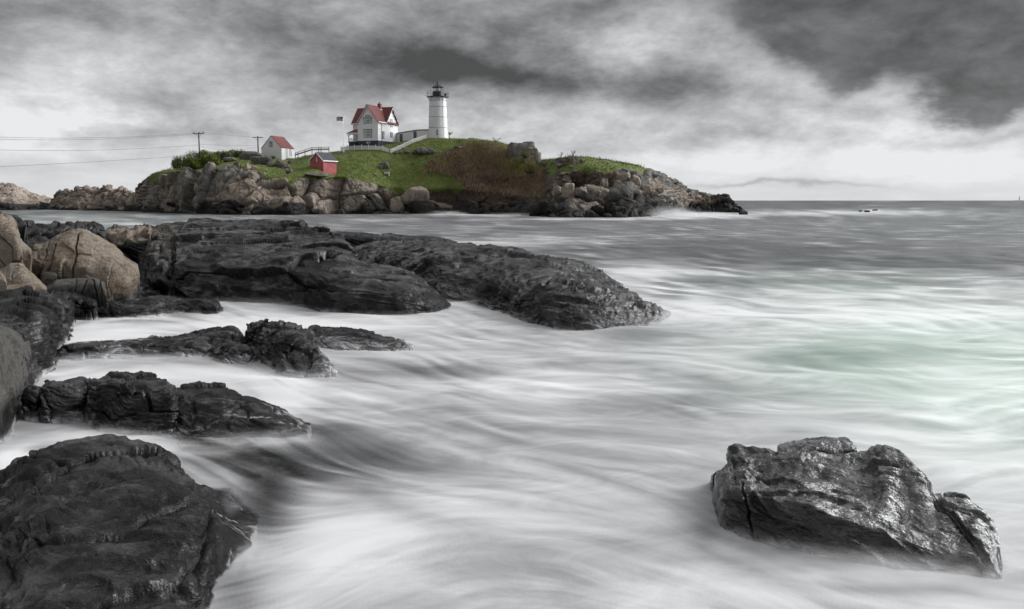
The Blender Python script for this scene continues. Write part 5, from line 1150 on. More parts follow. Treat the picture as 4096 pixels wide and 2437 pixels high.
# porch in the angle left of the facade
px0, px1, pya, pyb = -W - LW + .1, -W, 1.5, y1
pz = zf + .05; pr0, pr1 = hh(942, 240), hh(890, 240)
m = MB(); m.box(px0 - .1, px1 - .02, pya - .1, pyb - .02, pz - .18, pz + .09); po = m.build('porch', B['green'], ho)
m = MB(); m.box(px0 + .05, px1 - .03, pya + .05, pyb - .03, zg, pz - .19); m.build('porch_base', B['navy'], po)
m = MB(); slab(m, [(px0 - .45, pya - .4, pr0 - .1), (px1 - .01, pya - .4, pr0 - .1), (px1 - .01, pyb, pr1 + .2), (px0 - .45 + 1.0, pyb, pr1 + .2)], .12); m.build('porch_roof', B['roof'], po)
m = MB(); m.box(px0 - .45, px1 - .01, pya - .46, pya - .40, pr0 - .34, pr0 - .08); m.box(px0 - .47, px0 - .41, pya - .4, pyb, pr0 - .34, pr0 - .1); m.box(px0, px1 - .02, pya - .04, pya + .08, pr0 - .55, pr0 - .3); m.build('porch_fascia', B['trim'], po)
for x_ in (px0 + .05, px0 + 2.0):
    m = MB(); m.box(x_ - .09, x_ + .09, pya - .06, pya + .12, pz + .09, pr0 - .3)
    for sg in (-1, 1):
        pts = [(x_ + sg * .09, pya + .03, pr0 - 1.2), (x_ + sg * .2, pya + .03, pr0 - .8), (x_ + sg * .55, pya + .03, pr0 - .55)]; m.tube(pts, [.03, .05, .06], 6)
    m.build('porch_post', B['trim'], po)
m = MB(); m.box(px0, px0 + 1.2, pya, pya + .05, pz + .9, pz + .97)
for i in range(7): m.box(px0 + .1 + i * .17, px0 + .13 + i * .17, pya + .01, pya + .04, pz + .09, pz + .9)
m.box(px0 - .02, px0 + .03, pya, pyb, pz + .9, pz + .97)
for i in range(12): m.box(px0 - .01, px0 + .02, pya + .15 + i * .17, pya + .18 + i * .17, pz + .09, pz + .9)
m.build('porch_railing', B['trim'], po)
m = MB(); m.bar((px0 + 1.4, pya - 1.5, pz - .5), (px0 + 2.0, pya, pz + .95), .06); m.bar((px0 + 1.4, pya - 1.5, -1), (px0 + 1.4, pya - 1.5, pz - .4), .06); m.build('stair_rail', B['green'], po)
m = MB()
for i in range(5): m.box(px0 + 1.5, px0 + 2.7, pya - .15 - .28 * (i + 1), pya - .15 - .28 * i, zg, pz - .2 * (i + 1))
m.build('porch_steps', B['navy'], po)
PB = ((px0 + .2, pyb, 0), (1, 0, 0), (0, -1, 0))
m = MB(); m.box(1.5, 2.4, .001, .05, pz + .1, pz + 2.3); on_wall([m], PB); m.build('front_door', B['green'], ho)
# ---------------------------------------------------------------- covered way from the house to the tower
Rwc = np.array(ho.matrix_basis @ Vector((0.15, Dp - .6, 0)))
A0 = Vector((Rwc[0], Rwc[1], 0)); B0 = Vector((bx_ - Rb + .25, TY + .6, 0)); M0 = A0 + (B0 - A0) * .64
cw_ = empty('covered_walkway', (A0.x, A0.y, hz)); tag(cw_, 'long low white passage with dark doors and red roof edge joining house and lighthouse', 'covered walkway')
o3 = Vector(cw_.location); wd = Vector((-(B0 - A0).y, (B0 - A0).x, 0)).normalized() * 2.0
tops = [zpx(534, A0.y) , zpx(521, M0.y), zpx(519.5, B0.y)]
m = MB(); pf = [A0, M0, B0]
for i in (0, 1):
    a, b = pf[i], pf[i + 1]; z0 = -3
    V = [Vector((a.x, a.y, z0 + hz)), Vector((b.x, b.y, z0 + hz)), Vector((b.x, b.y, tops[i + 1])), Vector((a.x, a.y, tops[i]))]
    V = V + [v + wd for v in V]; m.add([v - o3 for v in V], [(0, 1, 2, 3), (7, 6, 5, 4), (0, 4, 5, 1), (1, 5, 6, 2), (2, 6, 7, 3), (3, 7, 4, 0)])
m.build('wall', B['white'], cw_)
m = MB(); m2 = MB(); nrm = -wd.normalized()
for i in (0, 1):
    a, b = pf[i], pf[i + 1]; e = nrm * .18
    q = [Vector((a.x, a.y, tops[i] + .16)) + e, Vector((b.x, b.y, tops[i + 1] + .16)) + e, Vector((b.x, b.y, tops[i + 1] + .16)) + wd - e, Vector((a.x, a.y, tops[i] + .16)) + wd - e]
    slab(m, [p - o3 for p in q], .10)
    qa, qb = Vector((a.x, a.y, tops[i])) + nrm * .1 - o3, Vector((b.x, b.y, tops[i + 1])) + nrm * .1 - o3; m2.bar(qa, qb, .1, .14)
m.build('roof', B['door'], cw_); m2.build('fascia', B['rust'], cw_)
al_ = (B0 - A0).normalized(); L_ = (B0 - A0).length
for t0, za_, zb_ in ((.125, 1000, 1140), (.56, 962, 1068)):
    c = A0 + al_ * L_ * t0; zt, zb2 = zpx(280 + za_ * .2561, c.y), zpx(280 + zb_ * .2561, c.y); w_ = .48
    m = MB(); q = [c - al_ * w_, c + al_ * w_]; V = [Vector((q[0].x, q[0].y, zb2)), Vector((q[1].x, q[1].y, zb2)), Vector((q[1].x, q[1].y, zt)), Vector((q[0].x, q[0].y, zt))]
    V = [v + nrm * .002 for v in V] + [v + nrm * .05 for v in V]; m.add([v - o3 for v in V], [(3, 2, 1, 0), (4, 5, 6, 7), (0, 1, 5, 4), (1, 2, 6, 5), (2, 3, 7, 6), (3, 0, 4, 7)]); d_ = m.build('door', B['door'], cw_)
# ---------------------------------------------------------------- white shed
SY = 248.0
sh = placed('white_shed', 1127, 630, SY, 20, 'small white shed with a steep red roof on the left part of the island', 'shed')
sz = float(sh.location.z); s2 = lambda cy_, Y=SY: zpx(480 + cy_ * .3006, Y) - sz
W2, D2 = 6.4, 5.9; e2, a2 = s2(368), s2(204)
m = MB(); gable_wall(m, -W2, 0, 0, D2, -1.5, e2, a2 - .08, 'y'); m.build('wall', B['white'], sh)
roof_pair(-W2, 0, 0, D2, e2 + .03, a2, 'y', .12, .10, .1, .1).build('roof', B['roof'], sh)
F2 = ((-W2, 0, 0), (1, 0, 0), (0, -1, 0)); q2x = lambda c: (c - 1308) / 278 * W2
sash_window(sh, F2, q2x(1420), q2x(1462), s2(356), s2(284), 'rust', .07, False, 2, 4)
q2y = lambda c: (c - 1588) / 169 * D2
sash_window(sh, RT, q2y(1697), q2y(1722), s2(474, 250), s2(393, 250), 'rust', .08, False, 2, 4)
m = MB(); m.box(q2y(1645), q2y(1672), .001, .05, s2(505), s2(382)); on_wall([m], RT); m.build('door', plain('worn_white_door', (.5, .5, .49), .7, .3, 6, .6, (.25, .25, .24)), sh)
m = MB(); m.box(-W2 - .01, -W2 + .09, -.02, .05, -1.4, e2); m.build('corner_board', B['trim'], sh); m = MB(); m.box(-.09, .02, -.02, .05, -1.4, e2); m.build('corner_board', B['trim'], sh)
# ---------------------------------------------------------------- red oil house
OY = (hit(1294, 690) or Vector((0, 222, 0))).y
oh = placed('red_brick_hut', 1294, 688, OY, 35, 'small red brick hut with a dark shingle roof at the edge of the cliff', 'hut')
oz = float(oh.location.z); s3 = lambda cy_, Y=OY: zpx(480 + cy_ * .3006, Y) - oz
W3, D3 = 4.5, 4.4; e3, a3 = s3(532), s3(422)
m = MB(); gable_wall(m, -W3, 0, 0, D3, -1.6, e3, a3 - .1, 'y'); m.build('wall', B['redbrick'], oh)
ro = roof_pair(-W3, 0, 0, D3, e3 + .12, a3, 'y', .30, .28, .28, .14).build('roof', B['slate'], oh)
sl3 = (a3 - e3 - .12) / (W3 / 2)
m = MB()
for sg in (-1, 1): m.bar((-W3 / 2, -.30, a3 - .13), (-W3 / 2 + sg * (W3 / 2 + .30), -.30, e3 + .12 - sl3 * .30 - .13), .06, .2)
m.box(.28, .36, -.28, D3 + .28, e3 - sl3 * .3 - .12, e3 - sl3 * .3 + .14)
for x_ in (-W3 - .32, .02): m.box(x_, x_ + .3, -.29, .02, e3 - .42, e3 - .22)
m.build('white_cornice', B['trim'], ro)
m = MB(); c_ = W3 / 2; m.add([(c_ - .10, .001, e3 - .15), (c_ + .10, .001, e3 - .15), (c_ + .06, .001, e3 + .55), (c_, .001, e3 + .75), (c_ - .06, .001, e3 + .55)] + [(c_ - .10, .05, e3 - .15), (c_ + .10, .05, e3 - .15), (c_ + .06, .05, e3 + .55), (c_, .05, e3 + .75), (c_ - .06, .05, e3 + .55)],
        [(9, 8, 7, 6, 5), (0, 1, 6, 5), (1, 2, 7, 6), (2, 3, 8, 7), (3, 4, 9, 8), (4, 0, 5, 9)]); m.box(c_ - .18, c_ + .18, .001, .05, e3 - .3, e3 - .16); on_wall([m], ((-W3, 0, 0), (1, 0, 0), (0, -1, 0))); m.build('slit_vent', B['trim'], oh)
# ---------------------------------------------------------------- picket fences
def gzs(p): return gz(p[0], p[1])
def picket_run(root, pts, spacing=2.35, hgt=1.15, first=True):
    o = Vector(root.location)
    for a, b in zip(pts[:-1], pts[1:]):
        a2_, b2_ = Vector((a[0], a[1], 0)), Vector((b[0], b[1], 0)); L = (b2_ - a2_).length; n = max(1, round(L / spacing)); d = (b2_ - a2_) / L
        for i in range(n + 1):
            p = a2_ + d * L * i / n; z = gzs(p)
            m = MB(); q = p - o
            m.box(q.x - .075, q.x + .075, q.y - .075, q.y + .075, z - o.z - .4, z - o.z + hgt + .12); m.add([(q.x - .1, q.y - .1, z - o.z + hgt + .12), (q.x + .1, q.y - .1, z - o.z + hgt + .12), (q.x + .1, q.y + .1, z - o.z + hgt + .12), (q.x - .1, q.y + .1, z - o.z + hgt + .12), (q.x, q.y, z - o.z + hgt + .27)], [(3, 2, 1, 0), (0, 1, 4), (1, 2, 4), (2, 3, 4), (3, 0, 4)])
            m.build('post', B['trim'], root)
            if i == n: break
            p2 = a2_ + d * L * (i + 1) / n; z2 = gzs(p2); m = MB(); k_ = int((L / n) / .17)
            for hh_ in (.3, .9): m.bar(Vector((p.x, p.y, z + hh_)) - o + d * .09, Vector((p2.x, p2.y, z2 + hh_)) - o - d * .09, .05, .09)
            nn = Vector((-d.y, d.x, 0)) * -.035
            if nn.y > 0: nn = -nn
            for j in range(1, k_):
                t = j / k_; c = p + (p2 - p) * t + nn; zc = z + (z2 - z) * t; u = d * .045; c = Vector((c.x, c.y, 0)) - Vector((o.x, o.y, 0)); th = nn.normalized() * .02
                V = []
                for e in (0, 1):
                    for w_ in ((-u, .06), (u, .06), (u, hgt - .08), (Vector((0, 0, 0)), hgt), (-u, hgt - .08)): V.append((c.x + w_[0].x + th.x * e, c.y + w_[0].y + th.y * e, zc - o.z + w_[1]))
                m.add(V, [(0, 1, 2, 3, 4), (9, 8, 7, 6, 5), (1, 6, 7, 2), (4, 9, 5, 0)])
            m.build('picket_panel', B['trim'], root)
f0, f1_, f2_ = hit(1364, 607), hit(1560, 614), hit(1706, 554.5)
fmid = hit(1630, 588)
fe = empty('picket_fence', f0); tag(fe, 'white picket fence running below the house and climbing to the lighthouse', 'fence')
picket_run(fe, [f0, f1_, f2_])
fb0 = (f0.x + .25, f0.y + .3); fb1 = P(1427, 590, f0.y + 7)
fe2 = empty('picket_fence', (fb0[0], fb0[1], gz(*fb0))); tag(fe2, 'short white picket fence behind the flagpole running back to the porch', 'fence')
picket_run(fe2, [fb0, (float(fb1[0]), float(fb1[1]))])
# ---------------------------------------------------------------- footpath railing beside the shed
rp = []
for px in (1181, 1192, 1220, 1248, 1275, 1284, 1316):
    py = np.interp(px, [1179, 1192, 1220, 1248, 1275, 1316], [622, 618, 609, 600.5, 600, 600.5]); Y = 249.0
    rp.append(Vector(P(px, py, Y)))
rw = empty('footpath_railing', rp[0]); tag(rw, 'weathered wooden footpath railing climbing behind the lawn between shed and flagpole', 'railing')
tpy = lambda px: float(np.interp(px, [1179, 1248, 1316], [613, 591, 589]))
o = rp[0]
for i, p in enumerate(rp):
    px = proj(np.array(p))[0]; zt = zpx(tpy(px), 249.0); m = MB(); m.bar(Vector((p.x, p.y, p.z - 3)) - o, Vector((p.x, p.y, zt + .1)) - o, .16); m.build('post', B['grey'], rw)
m = MB(); m2 = MB()
for a, b in zip(rp[:-1], rp[1:]):
    za_, zb_ = zpx(tpy(proj(np.array(a))[0]), 249.0), zpx(tpy(proj(np.array(b))[0]), 249.0)
    m.bar(Vector((a.x, a.y, za_)) - o, Vector((b.x, b.y, zb_)) - o, .14, .12); m.bar(Vector((a.x, a.y - .1, za_ - .4)) - o, Vector((b.x, b.y - .1, zb_ - .4)) - o, .05, .12)
    m2.bar(Vector((a.x, a.y - .2, za_ - .62)) - o, Vector((b.x, b.y - .2, zb_ - .62)) - o, .1, .22)
m.build('rail', B['grey'], rw); m2.build('deck_edge', B['brown'], rw)
# ---------------------------------------------------------------- flagpole and flag
fp = hit(1375, 616); fpo = empty('flagpole', fp); tag(fpo, 'tall thin white flagpole in front of the picket fence', 'flagpole')
ft_ = zpx(462, fp.y) - fp.z
m = MB(); m.lathe([(.16, .25), (.09, .9), (.075, 2), (.035, ft_)], 12); m.build('pole', B['trim'], fpo, True)
m = MB(); m.lathe([(.02, ft_), (.09, ft_ + .06), (.1, ft_ + .12), (.02, ft_ + .2)], 10); m.build('finial', B['door'], fpo)
m = MB(); m.box(-.35, .55, -.35, .35, -.5, .28); m.build('base_block', B['concrete'], fpo)
nu_, nv_ = 28, 16; fl0 = Vector((fp.x - .06, fp.y, zpx(466, fp.y)))
fw_, fh_ = 25 * fp.y / F, 16.5 * fp.y / F
gx_, gz2 = np.meshgrid(np.linspace(0, 1, nu_), np.linspace(0, 1, nv_), indexing='ij')
FG = np.stack([-gx_ * fw_, .14 * np.sin(gx_ * 8 + gz2) * gx_ + 0 * gz2, -(1 - gz2) * fh_ - gx_ * .12 - .05 * np.sin(gx_ * 7)], -1)
fo = grid_mesh('flag', FG, flag_cloth(), {'fx': gx_, 'fz': gz2}); fo.location = fl0; tag(fo, 'striped flag with a starred blue corner flying from the flagpole', 'flag')
sol = fo.modifiers.new('cloth', 'SOLIDIFY'); sol.thickness = .01
# ---------------------------------------------------------------- utility poles and wires
def upole(px, pyt, pyb, pya_, w_px, Y, lab, ins=True):
    t_ = P(px, pyt, Y); zb = gz(float(t_[0]), Y); r = empty('utility_pole', (float(t_[0]), Y, zb)); tag(r, lab, 'utility pole', 'wooden utility poles on the island')
    ht = float(t_[2]) - zb; m = MB(); m.tube([(0, 0, -.6), (0, 0, ht)], [.19, .13], 10); m.build('pole', B['pole'], r, True)
    ah = zpx(pya_, Y) - zb; hw = w_px / 2 * Y / F
    m = MB(); m.box(-hw, hw, -.22, -.10, ah - .09, ah + .09); m.build('crossarm', B['pole'], r)
    for sg in (-1, 1): m = MB(); m.bar((sg * hw * .5, -.2, ah - .08), (0, -.15, ah - 1.0), .06, .05); m.build('brace', B['pole'], r)
    if ins:
        for x_ in (-hw * .95, -hw * .75, hw * .25, hw * .75, hw * .95): m = MB(); m.lathe([(.03, ah + .08), (.03, ah + .2), (.11, ah + .22), (.11, ah + .3), (.06, ah + .36), (.09, ah + .4), (.05, ah + .48)], 8, x_, -.16); m.build('insulator', B['door'], r)
    return r, zb
p1, z1_ = upole(794.5, 529.6, 664, 535, 44, 238.0, 'wooden utility pole with insulators rising out of the green bushes at the left')
p2, z2_ = upole(1031, 545, 620, 550, 42, 254.0, 'plain wooden utility pole just left of the white shed', False)
m = MB(); m.box(-.42, .32, -.34, -.22, zpx(650, 238) - z1_, zpx(639, 238) - z1_); m.build('white_sign', B['trim'], p1)
WM = plain('wire', (.02, .02, .02), .5)
def wire(pts, Ys, lab, grp=None, r=.026):
    pts = np.array(pts, float); u = np.linspace(0, len(pts) - 1, 60); q = pchip(np.arange(len(pts)), pts, u)
    cf = np.polyfit(pts[:, 0], pts[:, 1], min(2, len(pts) - 1)); q[:, 1] = np.polyval(cf, q[:, 0])
    Y = np.interp(q[:, 0], [pts[0, 0], pts[-1, 0]], Ys); Q_ = P(q[:, 0], q[:, 1], Y)
    m = MB(); m.tube([tuple(v) for v in Q_], r, 5); o = m.build('overhead_wire', WM); tag(o, lab, 'wire', grp)
wire([(-600, 505), (-10, 543), (353, 558), (772, 532)], (110, 238), 'uppermost overhead wire sagging from the left edge to the first utility pole', 'overhead wires')
wire([(-600, 520), (-10, 551), (353, 563), (600, 553), (790, 533)], (110, 238), 'overhead wire running just below the uppermost one at the left', 'overhead wires')
wire([(-600, 560), (-10, 595), (353, 605), (600, 596), (794, 577)], (110, 238), 'middle overhead wire meeting the first utility pole halfway up', 'overhead wires')
wire([(-600, 690), (0, 667), (353, 649), (720, 625)], (110, 236), 'lowest overhead wire ending at the white frame in the bushes', 'overhead wires')
wire([(816, 531), (912, 541), (1010, 549)], (238, 254), 'upper wire between the two utility poles', 'overhead wires', .020)
wire([(794, 577), (912, 582), (1031, 583)], (238, 254), 'middle wire between the two utility poles', 'overhead wires', .020)
wire([(794, 584), (905, 601), (1031, 588)], (238, 254), 'lowest sagging wire between the two utility poles', 'overhead wires', .020)
# white cable frame in the bushes
cf = Vector(P(727, 629, 234)); cfo = empty('cable_frame', (cf.x, cf.y, cf.z - .6)); tag(cfo, 'white lattice frame holding the lowest wire above the bushes at the left', 'frame')
m = MB(); m.tube([(-.5, 0, 1.3), (-.45, 0, .4), (-.1, 0, -.1), (.3, 0, .4), (.45, 0, 1.35)], .05, 6); m.tube([(-.5, 0, 1.0), (.42, 0, .9)], .04, 6); m.tube([(-.45, 0, .5), (.34, 0, .5)], .04, 6); m.tube([(-.25, 0, 1.2), (0, 0, -.1)], .035, 6); m.tube([(.2, 0, 1.3), (0, 0, -.1)], .035, 6); m.build('lattice', B['trim'], cfo)
m = MB(); m.tube([(-.1, 0, -.1), (.4, -.3, -1.3), (1.6, -.5, -2.6)], .035, 6); m.build('stay', B['grey'], cfo)
wm_ = hit(685, 679); m = MB(); m.box(-.3, .25, -.1, .1, -.3, .55); m.box(-.2, .15, -.14, -.10, .05, .45)
if wm_ is None: wm_ = P(685, 679, 238)
o = m.build('marker_board', B['trim']); o.location = Vector(wm_); tag(o, 'small white board standing at the left end of the cliff top', 'marker')
# low white table with dark top on the lawn
bn = hit(1548, 700); bo = empty('garden_bench', bn); tag(bo, 'low white bench with a brown top standing alone on the lawn', 'bench')
m = MB(); m.box(-.85, .85, -.35, .3, .82, .92); m.build('seat', B['rust'], bo)
m = MB(); m.add([(-.62, -.28, .35), (.62, -.28, .35), (.8, -.28, .82), (-.8, -.28, .82), (-.62, .2, .35), (.62, .2, .35), (.8, .2, .82), (-.8, .2, .82)], [(0, 1, 2, 3), (7, 6, 5, 4), (0, 4, 5, 1), (1, 5, 6, 2), (2, 6, 7, 3), (3, 7, 4, 0)]); m.build('apron', B['trim'], bo)
for x_ in (-.55, .45): m = MB(); m.box(x_ - .12, x_ + .16, -.26, .18, -.2, .345); m.build('leg', B['trim'], bo)
# ---------------------------------------------------------------- boulders and outcrops on the island
_ico = None
def convex(seed, npl=14, sub=4, sq=(1, 1, 1)):
    bm = bmesh.new(); bmesh.ops.create_icosphere(bm, subdivisions=sub, radius=1); V = np.array([v.co[:] for v in bm.verts]); Fs = [tuple(v.index for v in f.verts) for f in bm.faces]; bm.free()
    g = np.random.default_rng(seed); n = g.normal(size=(npl, 3)); n /= np.linalg.norm(n, axis=1)[:, None]; n = np.concatenate([n, [[0, 0, 1], [0, -1, .2]]]); d = g.uniform(.62, .95, len(n))
    c = V @ n.T; t = np.where(c > .05, d / np.maximum(c, .05), 9); t = -np.log(np.exp(-t * 15).sum(1)) / 15; t = np.clip(t, .35, 1.05)
    return V * t[:, None], Fs
def isle_rock(name, px0, px1, pyt, pyb, seed, lab, tan_=.8, grey_=.3, dep=.9, Y=None, rot=0, group=None, cat='rock', sink=.25, cut=.5):
    cx_ = (px0 + px1) / 2; g = hit(cx_, pyb) if Y is None else Vector((float(P(cx_, pyb, Y)[0]), Y, zpx(pyb, Y)))
    if g is None: return None
    sc = g.y / F; w_ = (px1 - px0) / 2 * sc * 1.08; h_ = (pyb - pyt) * sc
    V, Fs = convex(seed, 13, 4 if w_ > .7 else 3); V = V * np.array([w_, w_ * dep, h_ * (1 + sink) / 1.7]) * 1.12
    V[:, 2] += h_ * .5 - h_ * sink * .5
    n = fbm(V * .9 + seed * 3.1, 4, seed) * .10 * w_ ** .6 + fbm(V * 3 + seed, 3, seed + 1) * .04
    f1, f2, r = voro(V / (1.1 * w_) + seed, seed); n += .16 * h_ ** .5 * ((r[:, 0] - .5) + 1.5 * (voro.off * (r - .5)).sum(-1)); n -= .16 * h_ ** .5 * (1 - np.sqrt(np.clip((f2 - f1) / .10, 0, 1))) * cut
    V = V * (1 + (n / max(w_, .5)))[:, None]
    o = raw_mesh(name, V, Fs, M_ISLE, True, None, {'tan': np.full(len(V), tan_), 'grey': np.full(len(V), grey_), 'grass': np.zeros(len(V)), 'soil': np.zeros(len(V))})
    o.location = g; o.rotation_euler = (0, 0, R(rot)); tag(o, lab, cat, group); return o
for i, a in enumerate([
    (969, 1062, 611, 640, 'broad grey rounded outcrop on the hump left of the white shed', .7, .9), (1010, 1090, 625, 655, 'cracked grey slab just below the broad grey outcrop by the shed', .75, .85),
    (1066, 1100, 650, 668, 'grey block lying on the lawn below the left corner of the shed', .75, .9), (1092, 1112, 652, 668, 'narrow upright grey block second among those below the shed', .75, .9), (1108, 1142, 644, 670, 'pale tan grey block, tallest of those below the shed', .8, .6),
    (1070, 1104, 625, 633, 'low grey slab against the front wall of the shed', .7, .9), (1104, 1130, 622, 634, 'rounded grey rock at the right front corner of the shed', .7, .9), (1152, 1166, 641, 654, 'single small dark rock on the lawn right of the shed', .6, .9),
    (1138, 1160, 664, 673, 'flat light rock in the grass below the shed', .8, .5), (880, 952, 616, 630, 'low grey ledge between the bushes and the broad outcrop', .7, .9), (898, 946, 628, 646, 'smooth grey rock under the low ledge right of the bushes', .7, .9),
    (1652, 1712, 592, 614, 'large grey outcrop in the grass right of the picket fence', .75, .6), (1704, 1742, 592, 612, 'pale rounded rock touching the right end of the large outcrop', .8, .6),
    (1594, 1608, 605, 613, 'small pale stone in the grass right of the fence corner', .8, .6), (1574, 1590, 608, 615, 'small dark flat stone right beside the fence corner', .65, .7), (1616, 1640, 602, 612, 'flat dark stone between fence corner and large outcrop', .65, .7),
    (1524, 1556, 650, 671, 'grey triangular rock in the middle of the lawn', .75, .8), (1508, 1530, 660, 673, 'small grey rock leaning left of the triangular rock', .75, .8), (1494, 1506, 694, 700, 'small tan stone on the lawn left of the white bench', .85, .4),
    (1816, 1850, 585, 594, 'small dark outcrop in the grass below the lighthouse hill', .6, .8), (1650, 1662, 650, 655, 'tiny pale stone on the slope right of the triangular rock', .8, .7)]):
    isle_rock('rock_outcrop' if a[1] - a[0] > 40 else 'rock', a[0], a[1], a[2], a[3], 900 + i, a[4], a[5], a[6], dep=.7)
for i, a in enumerate([
    (2040, 2140, 562, 640, 'tall rounded grey knob of rock on the skyline right of the brush', .75, .75, 234, .8), (2095, 2158, 588, 660, 'tan grey block stepping down right of the skyline knob', .8, .5, 230, .8), (2025, 2075, 580, 604, 'low grey slab on the skyline left of the tall knob', .7, .8, 240, .8),
    (1612, 1712, 752, 802, 'large tan boulder with a flat top perched above the inlet', 1.0, .1, 228, .7), (1560, 1612, 790, 850, 'brown block standing in the water left of the perched boulder', .85, .3, 228, .9), (1600, 1660, 795, 850, 'dark block under the left half of the perched boulder', .35, .5, 229, .9), (1640, 1730, 800, 852, 'big black wet block under the perched boulder', .0, .5, 228, .8),
    (2570, 2604, 748, 776, 'angular tan block on the rubble below the right cliff', 1.0, .2, 194, .9), (2622, 2652, 750, 772, 'tan grey block right of the angular one on the rubble', .9, .5, 194, .9), (2596, 2634, 768, 786, 'pale flat block lying in front of the rubble blocks', .9, .6, 192, .9),
    (2500, 2560, 758, 776, 'long tan slab on top of the black cliff', .9, .3, 190, .9), (2640, 2660, 796, 808, 'small pink tan stone lying on the black shelf', 1.0, .1, 190, .9), (2370, 2404, 758, 778, 'tan block in the rubble left of the black cliff', .9, .4, 186, .9),
    (2405, 2432, 714, 754, 'square tan grey block standing out of the right cliff face', .85, .5, 192, .8), (2456, 2486, 718, 756, 'second square block standing out of the right cliff face', .8, .5, 192, .8),
    (2250, 2300, 742, 786, 'rounded tan boulder in the rubble at the foot of the right hill', .9, .3, 188, .9), (2302, 2350, 748, 776, 'grey tan boulder beside the rounded one in the rubble', .8, .5, 188, .9), (2210, 2250, 745, 780, 'upright tan block at the left end of the rubble', .9, .4, 190, .9),
    (2340, 2378, 850, 873, 'black wave washed rock in front of the right cliff', -.1, .5, 178, .9), (2415, 2450, 855, 873, 'small black rock right of the wave washed rock', -.1, .5, 178, .9), (2460, 2510, 858, 873, 'low black rock in the surf below the black cliff', -.1, .5, 178, .9), (2955, 2990, 847, 859, 'lone black rock off the right tip of the island', -.1, .5, None, .8),
    (1140, 1165, 672, 690, 'round tan stone at the cliff edge below the shed', .9, .5, 221, .9), (955, 995, 682, 716, 'rounded grey boulder on the cliff below the long slab', .85, .6, 221, .9), (1230, 1330, 692, 704, 'flat tan ledge under the red hut', .9, .5, 219, 1.0)]):
    Yq = a[7]
    if Yq is None: Yq = float(GY(a[3]))
    isle_rock('boulder', a[0], a[1], a[2], a[3], 940 + i, a[4], a[5], a[6], dep=a[8] * .8, Y=Yq)
# pale stones scattered over the ruined slope of the right hill
for i, (px, py, w_) in enumerate([(2240, 668, 26), (2262, 660, 20), (2284, 672, 18), (2236, 690, 18), (2250, 702, 20), (2270, 696, 14), (2130, 690, 24), (2160, 705, 20), (2195, 690, 18), (2290, 700, 14), (2300, 690, 18), (2180, 660, 22), (2210, 655, 18), (2232, 716, 16), (2256, 726, 16), (2120, 712, 18), (2150, 724, 14), (2298, 726, 14)]):
    isle_rock('stone', px - w_ / 2, px + w_ / 2, py - w_ * .5, py, 980 + i, 'pale stone scattered on the grassy slope of the right hill', .9, .95, group='pale stones on the right hill slope', cat='stone')
for i, a in enumerate([(3436, 3450, 841, 846, 'small brown reef rock breaking the surface far out, left one'), (3460, 3480, 842, 848, 'dark reef rock in the white water far out, middle one'), (3486, 3508, 838, 842, 'flat brown reef rock far out, right one')]):
    isle_rock('reef_rock', a[0], a[1], a[2], a[3], 990 + i, a[4], .3, .3, Y=float(GY(a[3] + 1)), dep=.8)
# distant tower on the horizon
DY = 9000.0; dl = Vector(P(4077, 802.5, DY)); dl.z = 0; dt = empty('distant_lighthouse', dl); tag(dt, 'tiny distant lighthouse on the horizon at the far right', 'lighthouse')
m = MB(); m.lathe([(4.2, 0), (2.8, 34)], 12); m.build('tower', plain('far_grey', (.30, .31, .32), .9), dt); m = MB(); m.lathe([(3.8, 34), (3.8, 38), (.5, 42)], 10); m.build('lantern_room', plain('far_dark', (.2, .2, .21), .9), dt)
m = MB(); m.lathe([(60, -2), (45, 3), (20, 5)], 16); m.build('islet', plain('far_rock', (.22, .22, .22), .9), dt)
print('T_g_build', _t.time() - _T0, flush=True)
